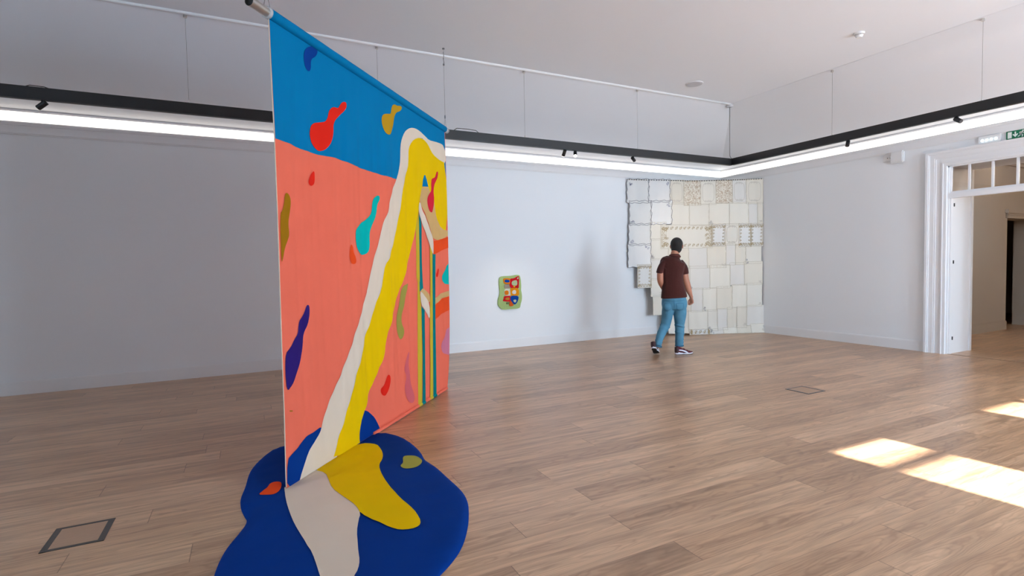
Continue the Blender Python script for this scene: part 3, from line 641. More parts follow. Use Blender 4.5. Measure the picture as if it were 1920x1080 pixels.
# base cloth as a fine grid
bm = bmesh.new(); NU, NV = 240, 62; g = []
for j in range(NV+1):
    v = .012+(BZ-.012)*j/NV
    g.append([bm.verts.new(rel(ban(0))(edge_u(v)*i/NU, v)) for i in range(NU+1)])
for j in range(NV):
    for i in range(NU): bm.faces.new((g[j][i], g[j][i+1], g[j+1][i+1], g[j+1][i]))
o = obj('salmon_cloth', bm, K_sal, banner, True); o['label'] = 'salmon pink main cloth'
md = o.modifiers.new('thickness', 'SOLIDIFY'); md.thickness = .003; md.offset = -1
B = DATA['B']
clampu = lambda pts: [((edge_u(p[1])-.004 if p[0] > edge_u(p[1])-.065 and p[1] > .6 else min(max(p[0], .004), edge_u(p[1])-.004)), min(max(p[1], .014), BZ)) for p in pts]
line = B['salmon_line']
blue = clampu([(0, line[0][1])]+line+[(4, line[-1][1]-.15), (4, 2.3), (4, 2.6), (4, BZ), (0, BZ)])
def app(name, pts, m_, off, sm=2, label=None, du=.02, dv=.05):
    pts = clampu(smooth_poly(pts, sm) if sm else pts); n = len(pts)
    pts = [p for i, p in enumerate(pts) if math.hypot(p[0]-pts[i-1][0], p[1]-pts[i-1][1]) > 1e-4]
    return patch(name, pts, rel(ban(off)), m_, banner, min(du, .014), dv)
def appl(name, key, m_, off, sm=2, label=None, du=.02, dv=.05):
    o = app(name, B[key], m_, off, sm, label, du, dv)
    if label: o['label'] = label
    return o
o = app('blue_field', blue, K_blue, .0016, 0); o['label'] = 'azure blue upper field'
appl('stream', 'cream_stream', K_cream, .0032, 1, 'cream outer stream')
appl('stream', 'yellow_stream', K_yel, .0048, 1, 'yellow inner stream')
appl('pool_rise', 'lower_blue_left', K_navy, .0026, 1, 'navy shape rising left of the stream')
appl('pool_rise', 'lower_blue_right', K_navy, .0026, 1, 'navy shape rising right of the stream')
for nm, key, m_, lb, off, sm in [
    ('drop_patch', 'navy_drop', K_dn, 'navy drop', .0040, 2), ('drop_patch', 'red_drop', K_red, 'red gourd-shaped drop', .0045, 2), ('drop_patch', 'ochre_drop', K_och, 'ochre drop', .0040, 2),
    ('drop_patch', 'small_red_drop', K_red, 'small red drop', .0030, 2), ('drop_patch', 'curved_red_drop', K_ora, 'curved orange-red drop', .0030, 2), ('drop_patch', 'teal_drop', K_turq, 'turquoise long drop', .0030, 2),
    ('drop_patch', 'mustard_drop', K_must, 'mustard brown drop at the edge', .0030, 2), ('drop_patch', 'purple_drop', K_pur, 'dark purple drop at the edge', .0030, 2), ('drop_patch', 'olive_drop', K_ol, 'olive winding drop', .0030, 2),
    ('drop_patch', 'low_red_drop', K_red, 'red drop low on the cloth', .0030, 2), ('drop_patch', 'pink_drop', K_pink, 'pink winding drop', .0030, 2),
    ('tip_patch', 'blue_tip', K_blue, 'blue tip', .0064, 0), ('slope_patch', 'tan_slope', K_tan, 'tan slope', .0056, 1), ('strip_patch', 'white_strip', K_cream, 'white slanting strip', .0072, 1),
    ('beam_patch', 'orange_beam', K_ora, 'orange upper beam', .0072, 0), ('post_patch', 'teal_post', K_teal, 'teal left post, upper', .0034, 0), ('post_patch', 'yellow_post', K_yp, 'yellow left post', .0026, 0),
    ('curve_patch', 'white_curve', K_cream, 'white curve', .0058, 1), ('curve_patch', 'tan_curve', K_tan, 'tan curve', .0050, 1), ('post_patch', 'teal_post_low', K_teal, 'teal left post, lower', .0034, 0),
    ('post_patch', 'yellow_post_right', K_yp, 'yellow right post', .0062, 0), ('post_patch', 'teal_post_right', K_teal, 'teal right post', .0066, 0), ('beam_patch', 'tan_beam', K_tan, 'tan beam', .0032, 0), ('beam_patch', 'orange_beam_low', K_ora, 'orange lower beam', .0034, 0),
    ('drop_patch', 'crimson_drop', K_crim, 'crimson drop', .0075, 2), ('drop_patch', 'turquoise_drop', K_turq, 'turquoise drop at the far edge', .0030, 1), ('drop_patch', 'tiny_red_drop', K_red, 'tiny red drop', .0030, 2), ('drop_patch', 'lilac_drop', K_lil, 'lilac drop at the far edge', .0030, 1)]:
    appl(nm, key, m_, off, sm, lb, .016 if 'drop' in nm else .02, .03 if 'drop' in nm else .05)
appl('sewn_mark', 'mark', K_must, .003, 0, 'tiny dark sewn mark')
# hems: pipe sleeve, side hems, bottom rod sleeve
def sleeve(u0, u1, z, r, m_, name, lb=None):
    b = bmesh.new(); n = 40; seg = 16; rings = []
    for i in range(n+1):
        u = u0+(u1-u0)*i/n; c = A+D*u+Vector((0, 0, z))
        rings.append([b.verts.new(c+NB*math.cos(2*math.pi*k/seg)*r*(1+.03*math.sin(u*23+k))+Vector((0, 0, 1))*math.sin(2*math.pi*k/seg)*r-Vector(banner.location)) for k in range(seg)])
    for P, Q in zip(rings, rings[1:]):
        for k in range(seg): b.faces.new((P[k], P[(k+1) % seg], Q[(k+1) % seg], Q[k]))
    b.faces.new(rings[0]); b.faces.new(rings[-1][::-1]); bmesh.ops.recalc_face_normals(b, faces=b.faces[:])
    o = obj(name, b, m_, banner, True)
    if lb: o['label'] = lb
    return o
sleeve(0.0, LT, BZ+.022, .036, K_blue, 'pipe_sleeve', 'azure blue pipe sleeve')
part_at(banner, 'hanging_pipe', (lambda b: (add_cyl(b, A+D*-.17+Vector((0, 0, BZ+.022)), A+D*(LT+.06)+Vector((0, 0, BZ+.022)), .030, seg=32, cap=False), b)[-1])(bmesh.new()), M_steel, True)
part_at(banner, 'hanging_pipe', cyl(A+D*-.150+Vector((0, 0, BZ+.022)), A+D*-.145+Vector((0, 0, BZ+.022)), .0295, seg=32), M_black)
part_at(banner, 'end_cap', cyl(A+D*LT+Vector((0, 0, BZ+.022)), A+D*(LT+.085)+Vector((0, 0, BZ+.022)), .034, .030, seg=24), M_clear, True)
part_at(banner, 'clear_collar', cyl(A+D*-.022+Vector((0, 0, BZ+.022)), A+D*0+Vector((0, 0, BZ+.022)), .0365, seg=24), M_clear, True)
for uu in (-.012, LT+.03):
    c = A+D*uu; zz = lambda z: Vector((0, 0, z))
    part_at(banner, 'wire_bridle', add_tube(bmesh.new(), [c+D*-.03+zz(BZ+.05), c+zz(BZ+.16), c+D*.03+zz(BZ+.05)], .0018, 6), M_wire)
    part_at(banner, 'hanging_wire', cyl(c+zz(BZ+.16), c+zz(ZC-.02), .0018, seg=8), M_wire)
    part_at(banner, 'wire_crimp', cyl(c+zz(BZ+.155), c+zz(BZ+.19), .007, seg=10), M_wire)
    part_at(banner, 'wire_crimp', cyl(c+zz(ZC-.20), c+zz(ZC-.18), .010, seg=10), M_wire)
    part_at(banner, 'ceiling_hook', cyl(c+zz(ZC-.012), c+zz(ZC), .014, seg=10), M_wire)
    part_at(banner, 'chain_link', add_tube(bmesh.new(), [c+zz(ZC-.10+.012*k-.08)+D*(.012*math.sin(k)) for k in range(12)], .003, 6), M_wire)
hem = bmesh.new()
add_tube(hem, [ban(0.0)(-.002, .02+3.03*k/60) for k in range(61)], .0032, 8)
o = part_at(banner, 'edge_hem', hem, K_cream, True); o['label'] = 'cream edge hem'
hem = bmesh.new(); add_tube(hem, [ban(0.0)(edge_u(.02+3.03*k/60)+.001, .02+3.03*k/60) for k in range(61)], .003, 8)
part_at(banner, 'edge_hem', hem, K_sal, True)
# bottom rod sleeve, clear of the pool
sleeve(1.14, LN, .020, .0165, K_sal, 'rod_sleeve')
for key, m_, u0, u1 in (('s', K_yp, 2.555, 2.615), ('s', K_teal, 2.615, 2.665), ('s', K_yp, 2.75, 2.785), ('s', K_teal, 2.785, 2.83)):
    pass

# the padded pool on the floor
Fd = DATA['F']
pud = smooth_poly([tuple(p) for p in Fd['puddle']], 2)
pud_d = densify(pud, .03)
def seg_d(x, y):
    best = 9
    n = len(pud_d)
    for i in range(n):
        ax, ay = pud_d[i]; bx, by = pud_d[(i+1) % n]
        dx, dy = bx-ax, by-ay; L2 = dx*dx+dy*dy+1e-12
        t_ = max(0, min(1, ((x-ax)*dx+(y-ay)*dy)/L2)); dd = (x-ax-t_*dx)**2+(y-ay-t_*dy)**2
        if dd < best: best = dd
    return math.sqrt(best)
def ph(x, y):
    d = min(seg_d(x, y), .09)/.09
    h = .004+.019*math.sqrt(max(0, 1-(1-d)**2))
    h += d*.0045*mnoise.noise(Vector((x*3.5, y*3.5, 1)))+d*.0040*mnoise.noise(Vector((x*5, y*14, 3)))
    # crease where the banner's foot stands
    q = abs((Vector((x, y, 0))-A).dot(NB)); h -= d*.010*math.exp(-(q/.04)**2)
    return h
bo = Vector(banner.location)
vs_, fs, pl = area_mesh(pud, .035, .035)
bm = bmesh.new(); bv = []
for v in vs_:
    bv.append(bm.verts.new(Vector((v[0], v[1], ph(v[0], v[1])))-bo))
for f in fs: bm.faces.new([bv[i] for i in f])
be = [e for e in bm.edges if e.is_boundary]
r = bmesh.ops.extrude_edge_only(bm, edges=be)
for e in r['geom']:
    if isinstance(e, bmesh.types.BMVert): e.co.z = 0.0-bo.z
bmesh.ops.recalc_face_normals(bm, faces=bm.faces[:])
o = obj('pool_pad', bm, K_navy, banner, True); o['label'] = 'navy padded pool on the floor'
for nm, key, m_, lb, off, sm in (('pool_patch', 'cream_pool', K_cream, 'cream pool patch on the floor', .0035, 1), ('pool_patch', 'yellow_pool', K_yel, 'yellow pool patch on the floor', .005, 1),
                         ('drop_patch', 'orange_red_drop', K_ora, 'orange-red drop on the floor pool', .004, 2), ('drop_patch', 'olive_green_drop', K_olg, 'olive green drop on the floor pool', .004, 2)):
    src = [tuple(p) for p in Fd[key]]
    for q in range(len(src)):
        vq = Vector((src[q][0], src[q][1], 0))
        if q < {'cream_pool': 5, 'yellow_pool': 3}.get(key, 0): vq = vq-NB*((vq-A).dot(NB)+.02); vq = vq+D*max(0, .006-(vq-A).dot(D)); src[q] = (vq.x, vq.y)
    pts = smooth_poly(src, sm)
    o = patch(nm, pts, lambda x, y, off=off: Vector((x, y, ph(x, y)+off))-bo, m_, banner, .03, .03); o['label'] = lb
    sp_ = bmesh.new(); sp_.from_mesh(o.data)
    bmesh.ops.recalc_face_normals(sp_, faces=sp_.faces[:])
    if sum(f.normal.z for f in sp_.faces) < 0: bmesh.ops.reverse_faces(sp_, faces=sp_.faces[:])
    sp_.to_mesh(o.data); sp_.free()

# ---------------------------------------------------------------- small tufted artwork on the left wall
W = DATA['W']; y_w = YC
art = thing('tufted_artwork', 'small light green tufted wall piece with a patchwork of red, orange and blue shapes', 'artwork', (4.16, YC, .97))
ac = Vector(art.location)
def slab(name, pts, y0, y1, m_, lb=None, sm=2):
    pts = [tuple(p) for p in pts]; gx = sum(p[0] for p in pts)/len(pts); gz = sum(p[1] for p in pts)/len(pts)
    if len(pts) < 12: pts = [(gx+(p[0]-gx)*1.14, gz+(p[1]-gz)*1.14) for p in pts]
    pts = smooth_poly(pts, sm); bm = bmesh.new()
    f = bm.faces.new([bm.verts.new(Vector((a, y1, b))-ac) for a, b in pts])
    r = bmesh.ops.extrude_face_region(bm, geom=[f]); nv = [v for v in r['geom'] if isinstance(v, bmesh.types.BMVert)]
    bmesh.ops.translate(bm, verts=nv, vec=(0, y0-y1, 0))
    bmesh.ops.triangulate(bm, faces=[f for f in bm.faces if len(f.verts) > 4]); bmesh.ops.recalc_face_normals(bm, faces=bm.faces[:])
    o = obj(name, bm, m_, art)
    if lb: o['label'] = lb
    return o
def wool(n, c): return mat(n, c, .95, bump=.9, bscale=160, vary=.18, vscale=60, spec=.1)
WC = {'green_backing': ('tufted_backing', lin(172, 196, 128), .001, .030), 'orange_patch': (0, lin(222, 130, 30), .030, .038), 'blue_patch': (0, lin(20, 70, 160), .038, .043), 'taupe_patch': (0, lin(160, 145, 130), .030, .037),
      'red_patch': (0, lin(205, 25, 40), .030, .038), 'mint_patch': (0, lin(190, 205, 160), .038, .043), 'white_patch': (0, lin(215, 220, 200), .030, .036), 'orange_square': (0, lin(225, 125, 30), .036, .042),
      'amber_patch': (0, lin(225, 145, 25), .030, .038), 'white_round': (0, lin(230, 225, 215), .038, .043), 'red_low_patch': (0, lin(205, 30, 40), .030, .038), 'gold_patch': (0, lin(190, 130, 50), .038, .043),
      'blue_wedge': (0, lin(15, 70, 155), .030, .038), 'cream_wedge': (0, lin(205, 205, 170), .038, .043), 'orange_triangle': (0, lin(215, 95, 35), .030, .037), 'green_small': (0, lin(110, 125, 80), .030, .036),
      'yellow_dot': (0, lin(240, 190, 30), .038, .043), 'white_dot': (0, lin(220, 220, 200), .038, .042)}
for q, (k, (nm, c, a0, a1)) in enumerate(WC.items()):
    slab(nm or 'tufted_patch', W[k], YC-a0, YC-a1-.0005*q, wool(k+'_wool', c), None if nm else k.replace('_', ' '), 2 if nm else 1)

# ---------------------------------------------------------------- patchwork of cream cloths across the corner
TA = Vector((6.771, YC-.03, 0)); TD = Vector((0.928817, -0.370538, 0)); TN = TD.cross(Vector((0, 0, 1))).normalized(); TL = 2.754
tex = thing('patchwork_hanging', 'tall hanging of stitched cream tablecloths and napkins across the far corner', 'textile artwork', TA+TD*TL/2)
to = Vector(tex.location)
def tdisp(s, z):
    e = max(0, min(1, s/.15))*max(0, min(1, (TL-s)/.15))
    return e*(.018*math.sin(s*5.2+z*1.3)+.007*math.sin(z*4.1+s*2)+.0025*math.sin(s*31+2*math.sin(z*2)))+.022+.045*math.exp(-(z/.10)**2)
def tp(s, z, off=0): return TA+TD*s+Vector((0, 0, max(z, .004)))+TN*(tdisp(s, z)+off)-to
K_t = [mat('linen_%d' % i, c, .9, bump=.2, bscale=500, vary=.02, vscale=4, spec=.1) for i, c in enumerate([lin(230, 225, 214), lin(226, 222, 215), lin(233, 228, 216), lin(228, 221, 207)])]
K_tw = [mat('white_linen_%d' % i, c, .9, bump=.25, bscale=500, vary=.03, vscale=4, spec=.15) for i, c in enumerate([lin(230, 229, 226), lin(234, 233, 231)])]
K_thr = mat('grey_stitching', lin(130, 128, 134), .9, bump=.1)
K_thb = mat('brown_embroidery', lin(170, 150, 112), .9, bump=.1)
K_thl = mat('pale_embroidery', lin(196, 188, 176), .9, bump=.1)
K_thg = mat('slate_embroidery', lin(110, 112, 140), .9, bump=.1)
K_thy = mat('cream_seam', lin(196, 188, 170), .9, bump=.1)
def lace_mat():
    mt, nt, p = new_mat('tan_lace'); N = nt.nodes; L = nt.links
    tc = N.new('ShaderNodeTexCoord'); v = N.new('ShaderNodeTexVoronoi'); v.feature = 'DISTANCE_TO_EDGE'; v.inputs['Scale'].default_value = 22
    n = N.new('ShaderNodeTexNoise'); n.inputs['Scale'].default_value = 9; mxv = N.new('ShaderNodeMix'); mxv.data_type = 'VECTOR'; mxv.inputs[0].default_value = .25
    L.new(tc.outputs['Object'], n.inputs['Vector']); L.new(tc.outputs['Object'], mxv.inputs[4]); L.new(n.outputs['Color'], mxv.inputs[5]); L.new(mxv.outputs[1], v.inputs['Vector'])
    cr = N.new('ShaderNodeValToRGB'); cr.color_ramp.elements[0].position = .05; cr.color_ramp.elements[1].position = .16
    cr.color_ramp.elements[0].color = lin(232, 226, 212); cr.color_ramp.elements[1].color = lin(196, 178, 156)
    L.new(v.outputs[0], cr.inputs[0]); L.new(cr.outputs[0], p.inputs['Base Color']); p.inputs['Roughness'].default_value = .9
    return mt
K_lace = lace_mat()
def ribbons(bm, pts, w, off):
    P = [tp(s, z, off) for s, z in pts]
    for i in range(len(P)-1):
        d = P[i+1]-P[i]
        if d.length < 1e-5: continue
        n = d.normalized().cross(TN)*w/2
        try: bm.faces.new([bm.verts.new(q) for q in (P[i]-n, P[i+1]-n, P[i+1]+n, P[i]+n)])
        except ValueError: pass
def curl(bm, s, z, r, a0, w, turns=1.3, sgn=1, off=.0045):
    pts = []
    for k in range(13):
        t_ = k/12; a = a0+sgn*turns*2*math.pi*t_; rr = r*(1-.75*t_); pts.append((s+rr*math.cos(a), z+rr*math.sin(a)))
    ribbons(bm, pts, w, off)
def flower(bm, s, z, r, w):
    for k in range(5):
        a = k*2*math.pi/5+.3; pts = [(s+r*.2*math.cos(a), z+r*.2*math.sin(a)), (s+r*math.cos(a-.25), z+r*math.sin(a-.25)), (s+r*1.15*math.cos(a), z+r*1.15*math.sin(a)), (s+r*math.cos(a+.25), z+r*math.sin(a+.25)), (s+r*.2*math.cos(a), z+r*.2*math.sin(a))]
        ribbons(bm, pts, w, .0045)
tr_ = random.Random(3)
for i, (s0, s1, z1, z0, kind) in enumerate(DATA['T']):
    if z0 < .012: z0 = .004
    wv = kind == 'w'
    if z0 > .02: z0 -= .022
    s1 += .008; s0 -= .003; z1 += .004
    def bord():
        pts = []; n = 16
        amp = .008 if wv else .002; ph_ = tr_.random()*6
        def jit(t_, q): return amp*(math.sin(t_*17+ph_+q*2)+.5*math.sin(t_*33+ph_*2+q))
        for k in range(n): t_ = k/n; pts.append((s0+(s1-s0)*t_, z0+jit(t_, 0)))
        for k in range(n): t_ = k/n; pts.append((s1+jit(t_, 1), z0+(z1-z0)*t_))
        for k in range(n): t_ = k/n; pts.append((s1+(s0-s1)*t_, z1+jit(t_, 2)))
        for k in range(n): t_ = k/n; pts.append((s0+jit(t_, 3), z1+(z0-z1)*t_))
        return pts
    pts = bord()
    off0 = .003 if kind in 'RO' else 0.0015*(i % 2)
    m_ = K_lace if kind == 'l' else (K_tw[i % 2] if wv else (tr_.choice(K_t) if kind != 'O' else K_tw[0]))
    pan = patch('cloth_panel', pts, lambda s, z: tp(s, z, off0), m_, tex, .05, .06)
    if kind in 'ROlw': pan['label'] = {'R': 'long table runner panel with brown scrolled border', 'O': 'napkin panel with brown scrolled border', 'l': 'open tan lace panel', 'w': 'white panel with wavy grey edge'}[kind]
    # seam
    bm = bmesh.new(); ribbons(bm, pts+[pts[0]], .0085 if wv else .006, off0+.002)
    obj('seam_stitching', bm, K_thr if wv else (K_thy if kind != 'O' else K_thb), pan)
    W_, H_ = s1-s0, z1-z0; cs, cz = (s0+s1)/2, (z0+z1)/2
    bm = bmesh.new(); used = True
    if kind == 'w':
        cx, cz_ = (s0+.06, z0+.07) if i % 3 else (s0+.06, z1-.09)
        if i % 2: cx = s1-.07; cz_ = z1-.08
        for q in range(5): curl(bm, cx+tr_.uniform(-.035, .035), cz_+tr_.uniform(-.03, .03), .018, tr_.random()*6, .005, 1)
        mm = K_thg
    elif kind in 'RO':
        ins = .05 if kind == 'O' else .065
        nx = 5 if kind == 'O' else 12
        for side in (0, 1):
            zz = (z0+ins) if side == 0 else (z1-ins)
            for q in range(nx):
                s_ = s0+W_*(q+.5)/nx; curl(bm, s_, zz, .026, q*1.7, .007, 1.2, 1 if q % 2 else -1)
                curl(bm, s_+.018, zz+.016, .016, q*2.7, .007, 1, -1 if q % 2 else 1); curl(bm, s_-.012, zz-.018, .014, q*1.1, .007, .9, 1)
            ss = (s0+ins*.8) if side == 0 else (s1-ins*.8)
            for q in range(6):
                z_ = z0+H_*(q+.9)/6.8; curl(bm, ss, z_, .020 if kind == 'O' else .034, q*2.1, .007, 1.2, 1 if q % 2 else -1)
        if kind == 'R':
            for sx in (s0+.10, s1-.10):
                for zz in (z0+.09, z1-.09): flower(bm, sx, zz, .035, .008); curl(bm, sx, zz, .05, 0, .006, 1)
                for q in range(5): curl(bm, sx+tr_.uniform(-.03, .04), cz+tr_.uniform(-.07, .07), .025, q, .006)
        ribbons(bm, [(s0+.02, z0+.02), (s1-.02, z0+.02), (s1-.02, z1-.02), (s0+.02, z1-.02), (s0+.02, z0+.02)], .005, off0+.0035)
        mm = K_thb
    elif kind == 'o':
        pts2 = [(cs+W_*.36*abs(math.cos(a))**.5*math.copysign(1, math.cos(a)), cz+H_*.38*abs(math.sin(a))**.5*math.copysign(1, math.sin(a))) for a in [k*math.pi/18 for k in range(37)]]
        ribbons(bm, pts2, .006, off0+.004)
        for zz in (z0+H_*.14, z1-H_*.14):
            for q in (-1, 0, 1): curl(bm, cs+q*.05, zz, .022, q*2, .006, 1.1, q or 1)
        mm = K_thl
    elif kind == 'p' and i % 3 == 0:
        cx, cz_ = (s1-.05, z0+.06) if i % 2 else (s0+.05, z0+.05)
        for q in range(4): curl(bm, cx+tr_.uniform(-.03, .03), cz_+tr_.uniform(-.03, .03), .020, tr_.random()*6, .005, 1)
        mm = K_thl if i % 2 else K_thr
    else: used = False
    if used: obj('embroidery', bm, mm, pan)
    else: bm.free()
# cord and its small dark hooks
part_at(tex, 'hanging_cord', add_tube(bmesh.new(), [TA+TD*(-.03+(TL+.06)*k/20)+Vector((0, 0, 3.10-.035*math.sin(math.pi*k/20)))+TN*.02 for k in range(21)], .003, 6), K_thy, True)
hk = cyl((0, 0, -.009), (0, 0, .009), .0075, seg=8); hme = bpy.data.meshes.new('hook'); hk.to_mesh(hme); hk.free(); hme.materials.append(M_dark)
for k in range(56):
    t_ = (k+.5)/56; o = bpy.data.objects.new('hook', hme); C.objects.link(o); o.parent = tex
    o.location = TA+TD*(TL*t_)+Vector((0, 0, 3.098-.035*math.sin(math.pi*t_)))+TN*(.034+tdisp(TL*t_, 3.09)-.02)-to

# rod sleeve stripes where the posts run down to the hem
for m_, u0, u1, lb in [('y', 2.075, 2.15, 'dull yellow stripe nearer the pool'), ('t', 2.15, 2.235, 'teal stripe nearer the pool'), ('y', 2.36, 2.44, 'dull yellow stripe nearer the far edge'), ('t', 2.44, 2.545, 'teal stripe nearer the far edge')]:
    o = sleeve(u0, u1, .020, .0178, K_yp if m_ == 'y' else K_teal, 'sleeve_stripe', lb)

# ---------------------------------------------------------------- the walking man, seen from behind
MB = Vector((6.035, 6.385, 0)); E1 = Vector((0.8941, -0.4478, 0)); E2 = Vector((0.4478, 0.8941, 0)); Z3 = Vector((0, 0, 1)); EV = Vector((0.687, 0.727, 0))
def mp(cx, cy, dep=0.0):      # metres across / up from a measured figure grid, plus depth away from the viewer
    return E1*((cx-354.2)/512.0)+EV*dep+Z3*(1.45+(270.4-cy)/515.0)
man = thing('person', 'dark-haired man in brown polo shirt, blue jeans and maroon sneakers, walking with his back turned', 'person', MB)
TF = (E2*.97+E1*.25).normalized(); TR = TF.cross(Z3).normalized()    # torso forward and right

def catmull(P, n):
    out = []
    for i in range(len(P)-1):
        a = P[max(i-1, 0)]; b = P[i]; c = P[i+1]; d = P[min(i+2, len(P)-1)]
        for k in range(n):
            t = k/n
            out.append([.5*((2*b[j])+(-a[j]+c[j])*t+(2*a[j]-5*b[j]+4*c[j]-d[j])*t*t+(-a[j]+3*b[j]-3*c[j]+d[j])*t**3) for j in range(len(b))])
    out.append(list(P[-1])); return out
def limb(bm, rows, side=None, n=5, seg=20, cap=True):
    """rows: (Vector centre, half width across, half depth); smooth tapering tube"""
    side = side or TR
    P = catmull([[*r[0], r[1], r[2]] for r in rows], n); rings = []
    for i, p in enumerate(P):
        c = Vector(p[:3]); t = (Vector(P[min(i+1, len(P)-1)][:3])-Vector(P[max(i-1, 0)][:3])).normalized()
        a = (side-side.dot(t)*t).normalized(); b = t.cross(a)
        rings.append([bm.verts.new(c+a*math.cos(2*math.pi*k/seg)*p[3]+b*math.sin(2*math.pi*k/seg)*p[4]) for k in range(seg)])
    for A_, B_ in zip(rings, rings[1:]):
        for k in range(seg): bm.faces.new((A_[k], A_[(k+1) % seg], B_[(k+1) % seg], B_[k]))
    if cap:
        for rg, s in ((rings[0], -1), (rings[-1], 1)):
            cc = sum((v.co for v in rg), Vector())/seg
            tv = bm.verts.new(cc+(cc-sum((v.co for v in rings[1 if s < 0 else -2]), Vector())/seg).normalized()*min((rg[0].co-cc).length, (rg[seg//4].co-cc).length)*.4)
            for k in range(seg):
                f = (rg[k], rg[(k+1) % seg], tv); bm.faces.new(f if s > 0 else f[::-1])
    return bm
def ball(bm, c, rx, ry, rz, fr=None, up=None, rt=None, seg=20):
    r = bmesh.ops.create_uvsphere(bm, u_segments=seg, v_segments=seg//2+2, radius=1)
    rt = rt or TR; fr = fr or TF; up = up or Z3
    M = Matrix((rt*rx, fr*ry, up*rz)).transposed().to_4x4(); M.translation = c
    bmesh.ops.transform(bm, matrix=M, verts=r['verts']); return r['verts']
def fuse(name, bm, m_, parent, vox=.008, sm=4):
    bmesh.ops.recalc_face_normals(bm, faces=bm.faces[:])
    me = bpy.data.meshes.new(name+'_raw'); bm.to_mesh(me); bm.free()
    tmp = bpy.data.objects.new('tmp', me); C.objects.link(tmp)
    md = tmp.modifiers.new('r', 'REMESH'); md.mode = 'VOXEL'; md.voxel_size = vox; md.use_smooth_shade = True
    s = tmp.modifiers.new('s', 'SMOOTH'); s.iterations = sm; s.factor = .5
    dg = bpy.context.evaluated_depsgraph_get(); dg.update()
    me2 = bpy.data.meshes.new_from_object(tmp.evaluated_get(dg)); me2.name = name
    C.objects.unlink(tmp); bpy.data.objects.remove(tmp); bpy.data.meshes.remove(me)
    for p in me2.polygons: p.use_smooth = True
    me2.materials.clear()
    return link(name, me2, m_, parent)

M_skin = mat('skin', lin(186, 126, 100), .5, bump=.03, bscale=200, vary=.06, vscale=12)
M_hair = mat('dark_hair', (.010, .0075, .007, 1), .55, bump=.7, bscale=260, vary=.3, vscale=50)
M_polo = mat('brown_polo_cotton', lin(70, 32, 28), .85, bump=.3, bscale=40, vary=.12, vscale=9, sheen=.2, spec=.2)
M_ribc = mat('polo_collar', lin(88, 50, 46), .85, bump=.3, bscale=200, spec=.2)
M_jean = mat('blue_denim', lin(84, 136, 162), .85, bump=.5, bscale=20, vary=.3, vscale=8, spec=.2)
M_hemj = mat('denim_hem', lin(58, 106, 134), .8, bump=.4, bscale=60, vary=.2, vscale=20, spec=.2)
M_maro = mat('maroon_knit', lin(92, 18, 38), .7, bump=.3, bscale=300)
M_dmar = mat('dark_maroon_heel', lin(58, 28, 34), .6, bump=.2, bscale=200)
M_sole = mat('white_sole', lin(225, 226, 236), .5, bump=.05)

# --- body: one skin surface
b = bmesh.new()
HF = (E2*.93+E1*.37).normalized(); HR = HF.cross(Z3).normalized()
hc = mp(391, 133, .03)
ball(b, hc+Z3*0.0198, 0.0869, 0.1056, 0.1056, HF, Z3, HR)                  # skull
ball(b, hc-Z3*0.0495+HF*0.0352, 0.0638, 0.0704, 0.0858, HF, Z3, HR)          # jaw and face
ball(b, hc-Z3*0.1078+HF*0.0660, 0.0330, 0.0286, 0.0220, HF, Z3, HR)          # chin
limb(b, [(hc+HF*0.0990+Z3*0.0132, 0.0110, 0.0110), (hc+HF*0.1188-Z3*0.0220, 0.0143, 0.0154), (hc+HF*0.1144-Z3*0.0374, 0.0187, 0.0132)], HR, 4, 12)   # nose
ball(b, hc+HF*0.0979-Z3*0.0682, 0.0286, 0.0132, 0.0066, HF, Z3, HR); ball(b, hc+HF*0.0957-Z3*0.0803, 0.0242, 0.0132, 0.0077, HF, Z3, HR)         # lips
for s in (-1, 1):
    ball(b, hc+HR*s*0.0330+HF*0.0968+Z3*0.0220, 0.0242, 0.0132, 0.0077, HF, Z3, HR)     # brows
    ball(b, hc+HR*s*0.0913-Z3*0.0132-HF*0.0044, 0.0099, 0.0198, 0.0341, HF, Z3, HR)     # ears
    ball(b, hc+HR*s*0.0968-Z3*0.0066-HF*0.0154, 0.0077, 0.0088, 0.0264, HF, Z3, HR)
limb(b, [(hc-Z3*.05, .062, .064), (mp(378, 190, -.005), .062, .064), (mp(370, 218, -.015), .066, .064), (mp(362, 262, -.02), .10, .075)], TR)
# torso, arms
TC = [(mp(358, 250, 0), .11, .07), (mp(358, 300, 0), .165, .10), (mp(352, 380, .01), .155, .105), (mp(358, 470, .01), .14, .10), (mp(362, 560, 0), .155, .11), (mp(366, 620, 0), .165, .125)]
limb(b, TC)
limb(b, [(mp(290, 275, 0), .05, .05), (mp(262, 330, -.01), .052, .055), (mp(256, 385, -.02), .050, .054), (mp(260, 425, .0), .048, .050), (mp(276, 465, .09), .044, .044), (mp(285, 500, .17), .026, .030), (mp(296, 512, .21), .024, .022)])
limb(b, [(mp(428, 278, 0), .05, .05), (mp(450, 335, .0), .056, .060), (mp(456, 385, 0), .058, .058), (mp(463, 420, .0), .055, .054), (mp(473, 455, .01), .056, .052), (mp(488, 500, .02), .045, .044), (mp(503, 540, .03), .030, .034), (mp(508, 558, .03), .029, .028)])
# legs under the jeans
limb(b, [(mp(315, 600, 0), .08, .09), (mp(308, 700, .02), .07, .08), (mp(300, 765, .04), .055, .06), (mp(268, 840, -.05), .052, .056), (mp(242, 915, -.15), .036, .042), (mp(234, 948, -.18), .035, .04)])
limb(b, [(mp(410, 600, 0), .08, .09), (mp(412, 700, .01), .072, .08), (mp(410, 780, .02), .055, .06), (mp(410, 850, 0), .054, .058), (mp(405, 940, -.01), .036, .042), (mp(404, 965, -.01), .035, .04)])
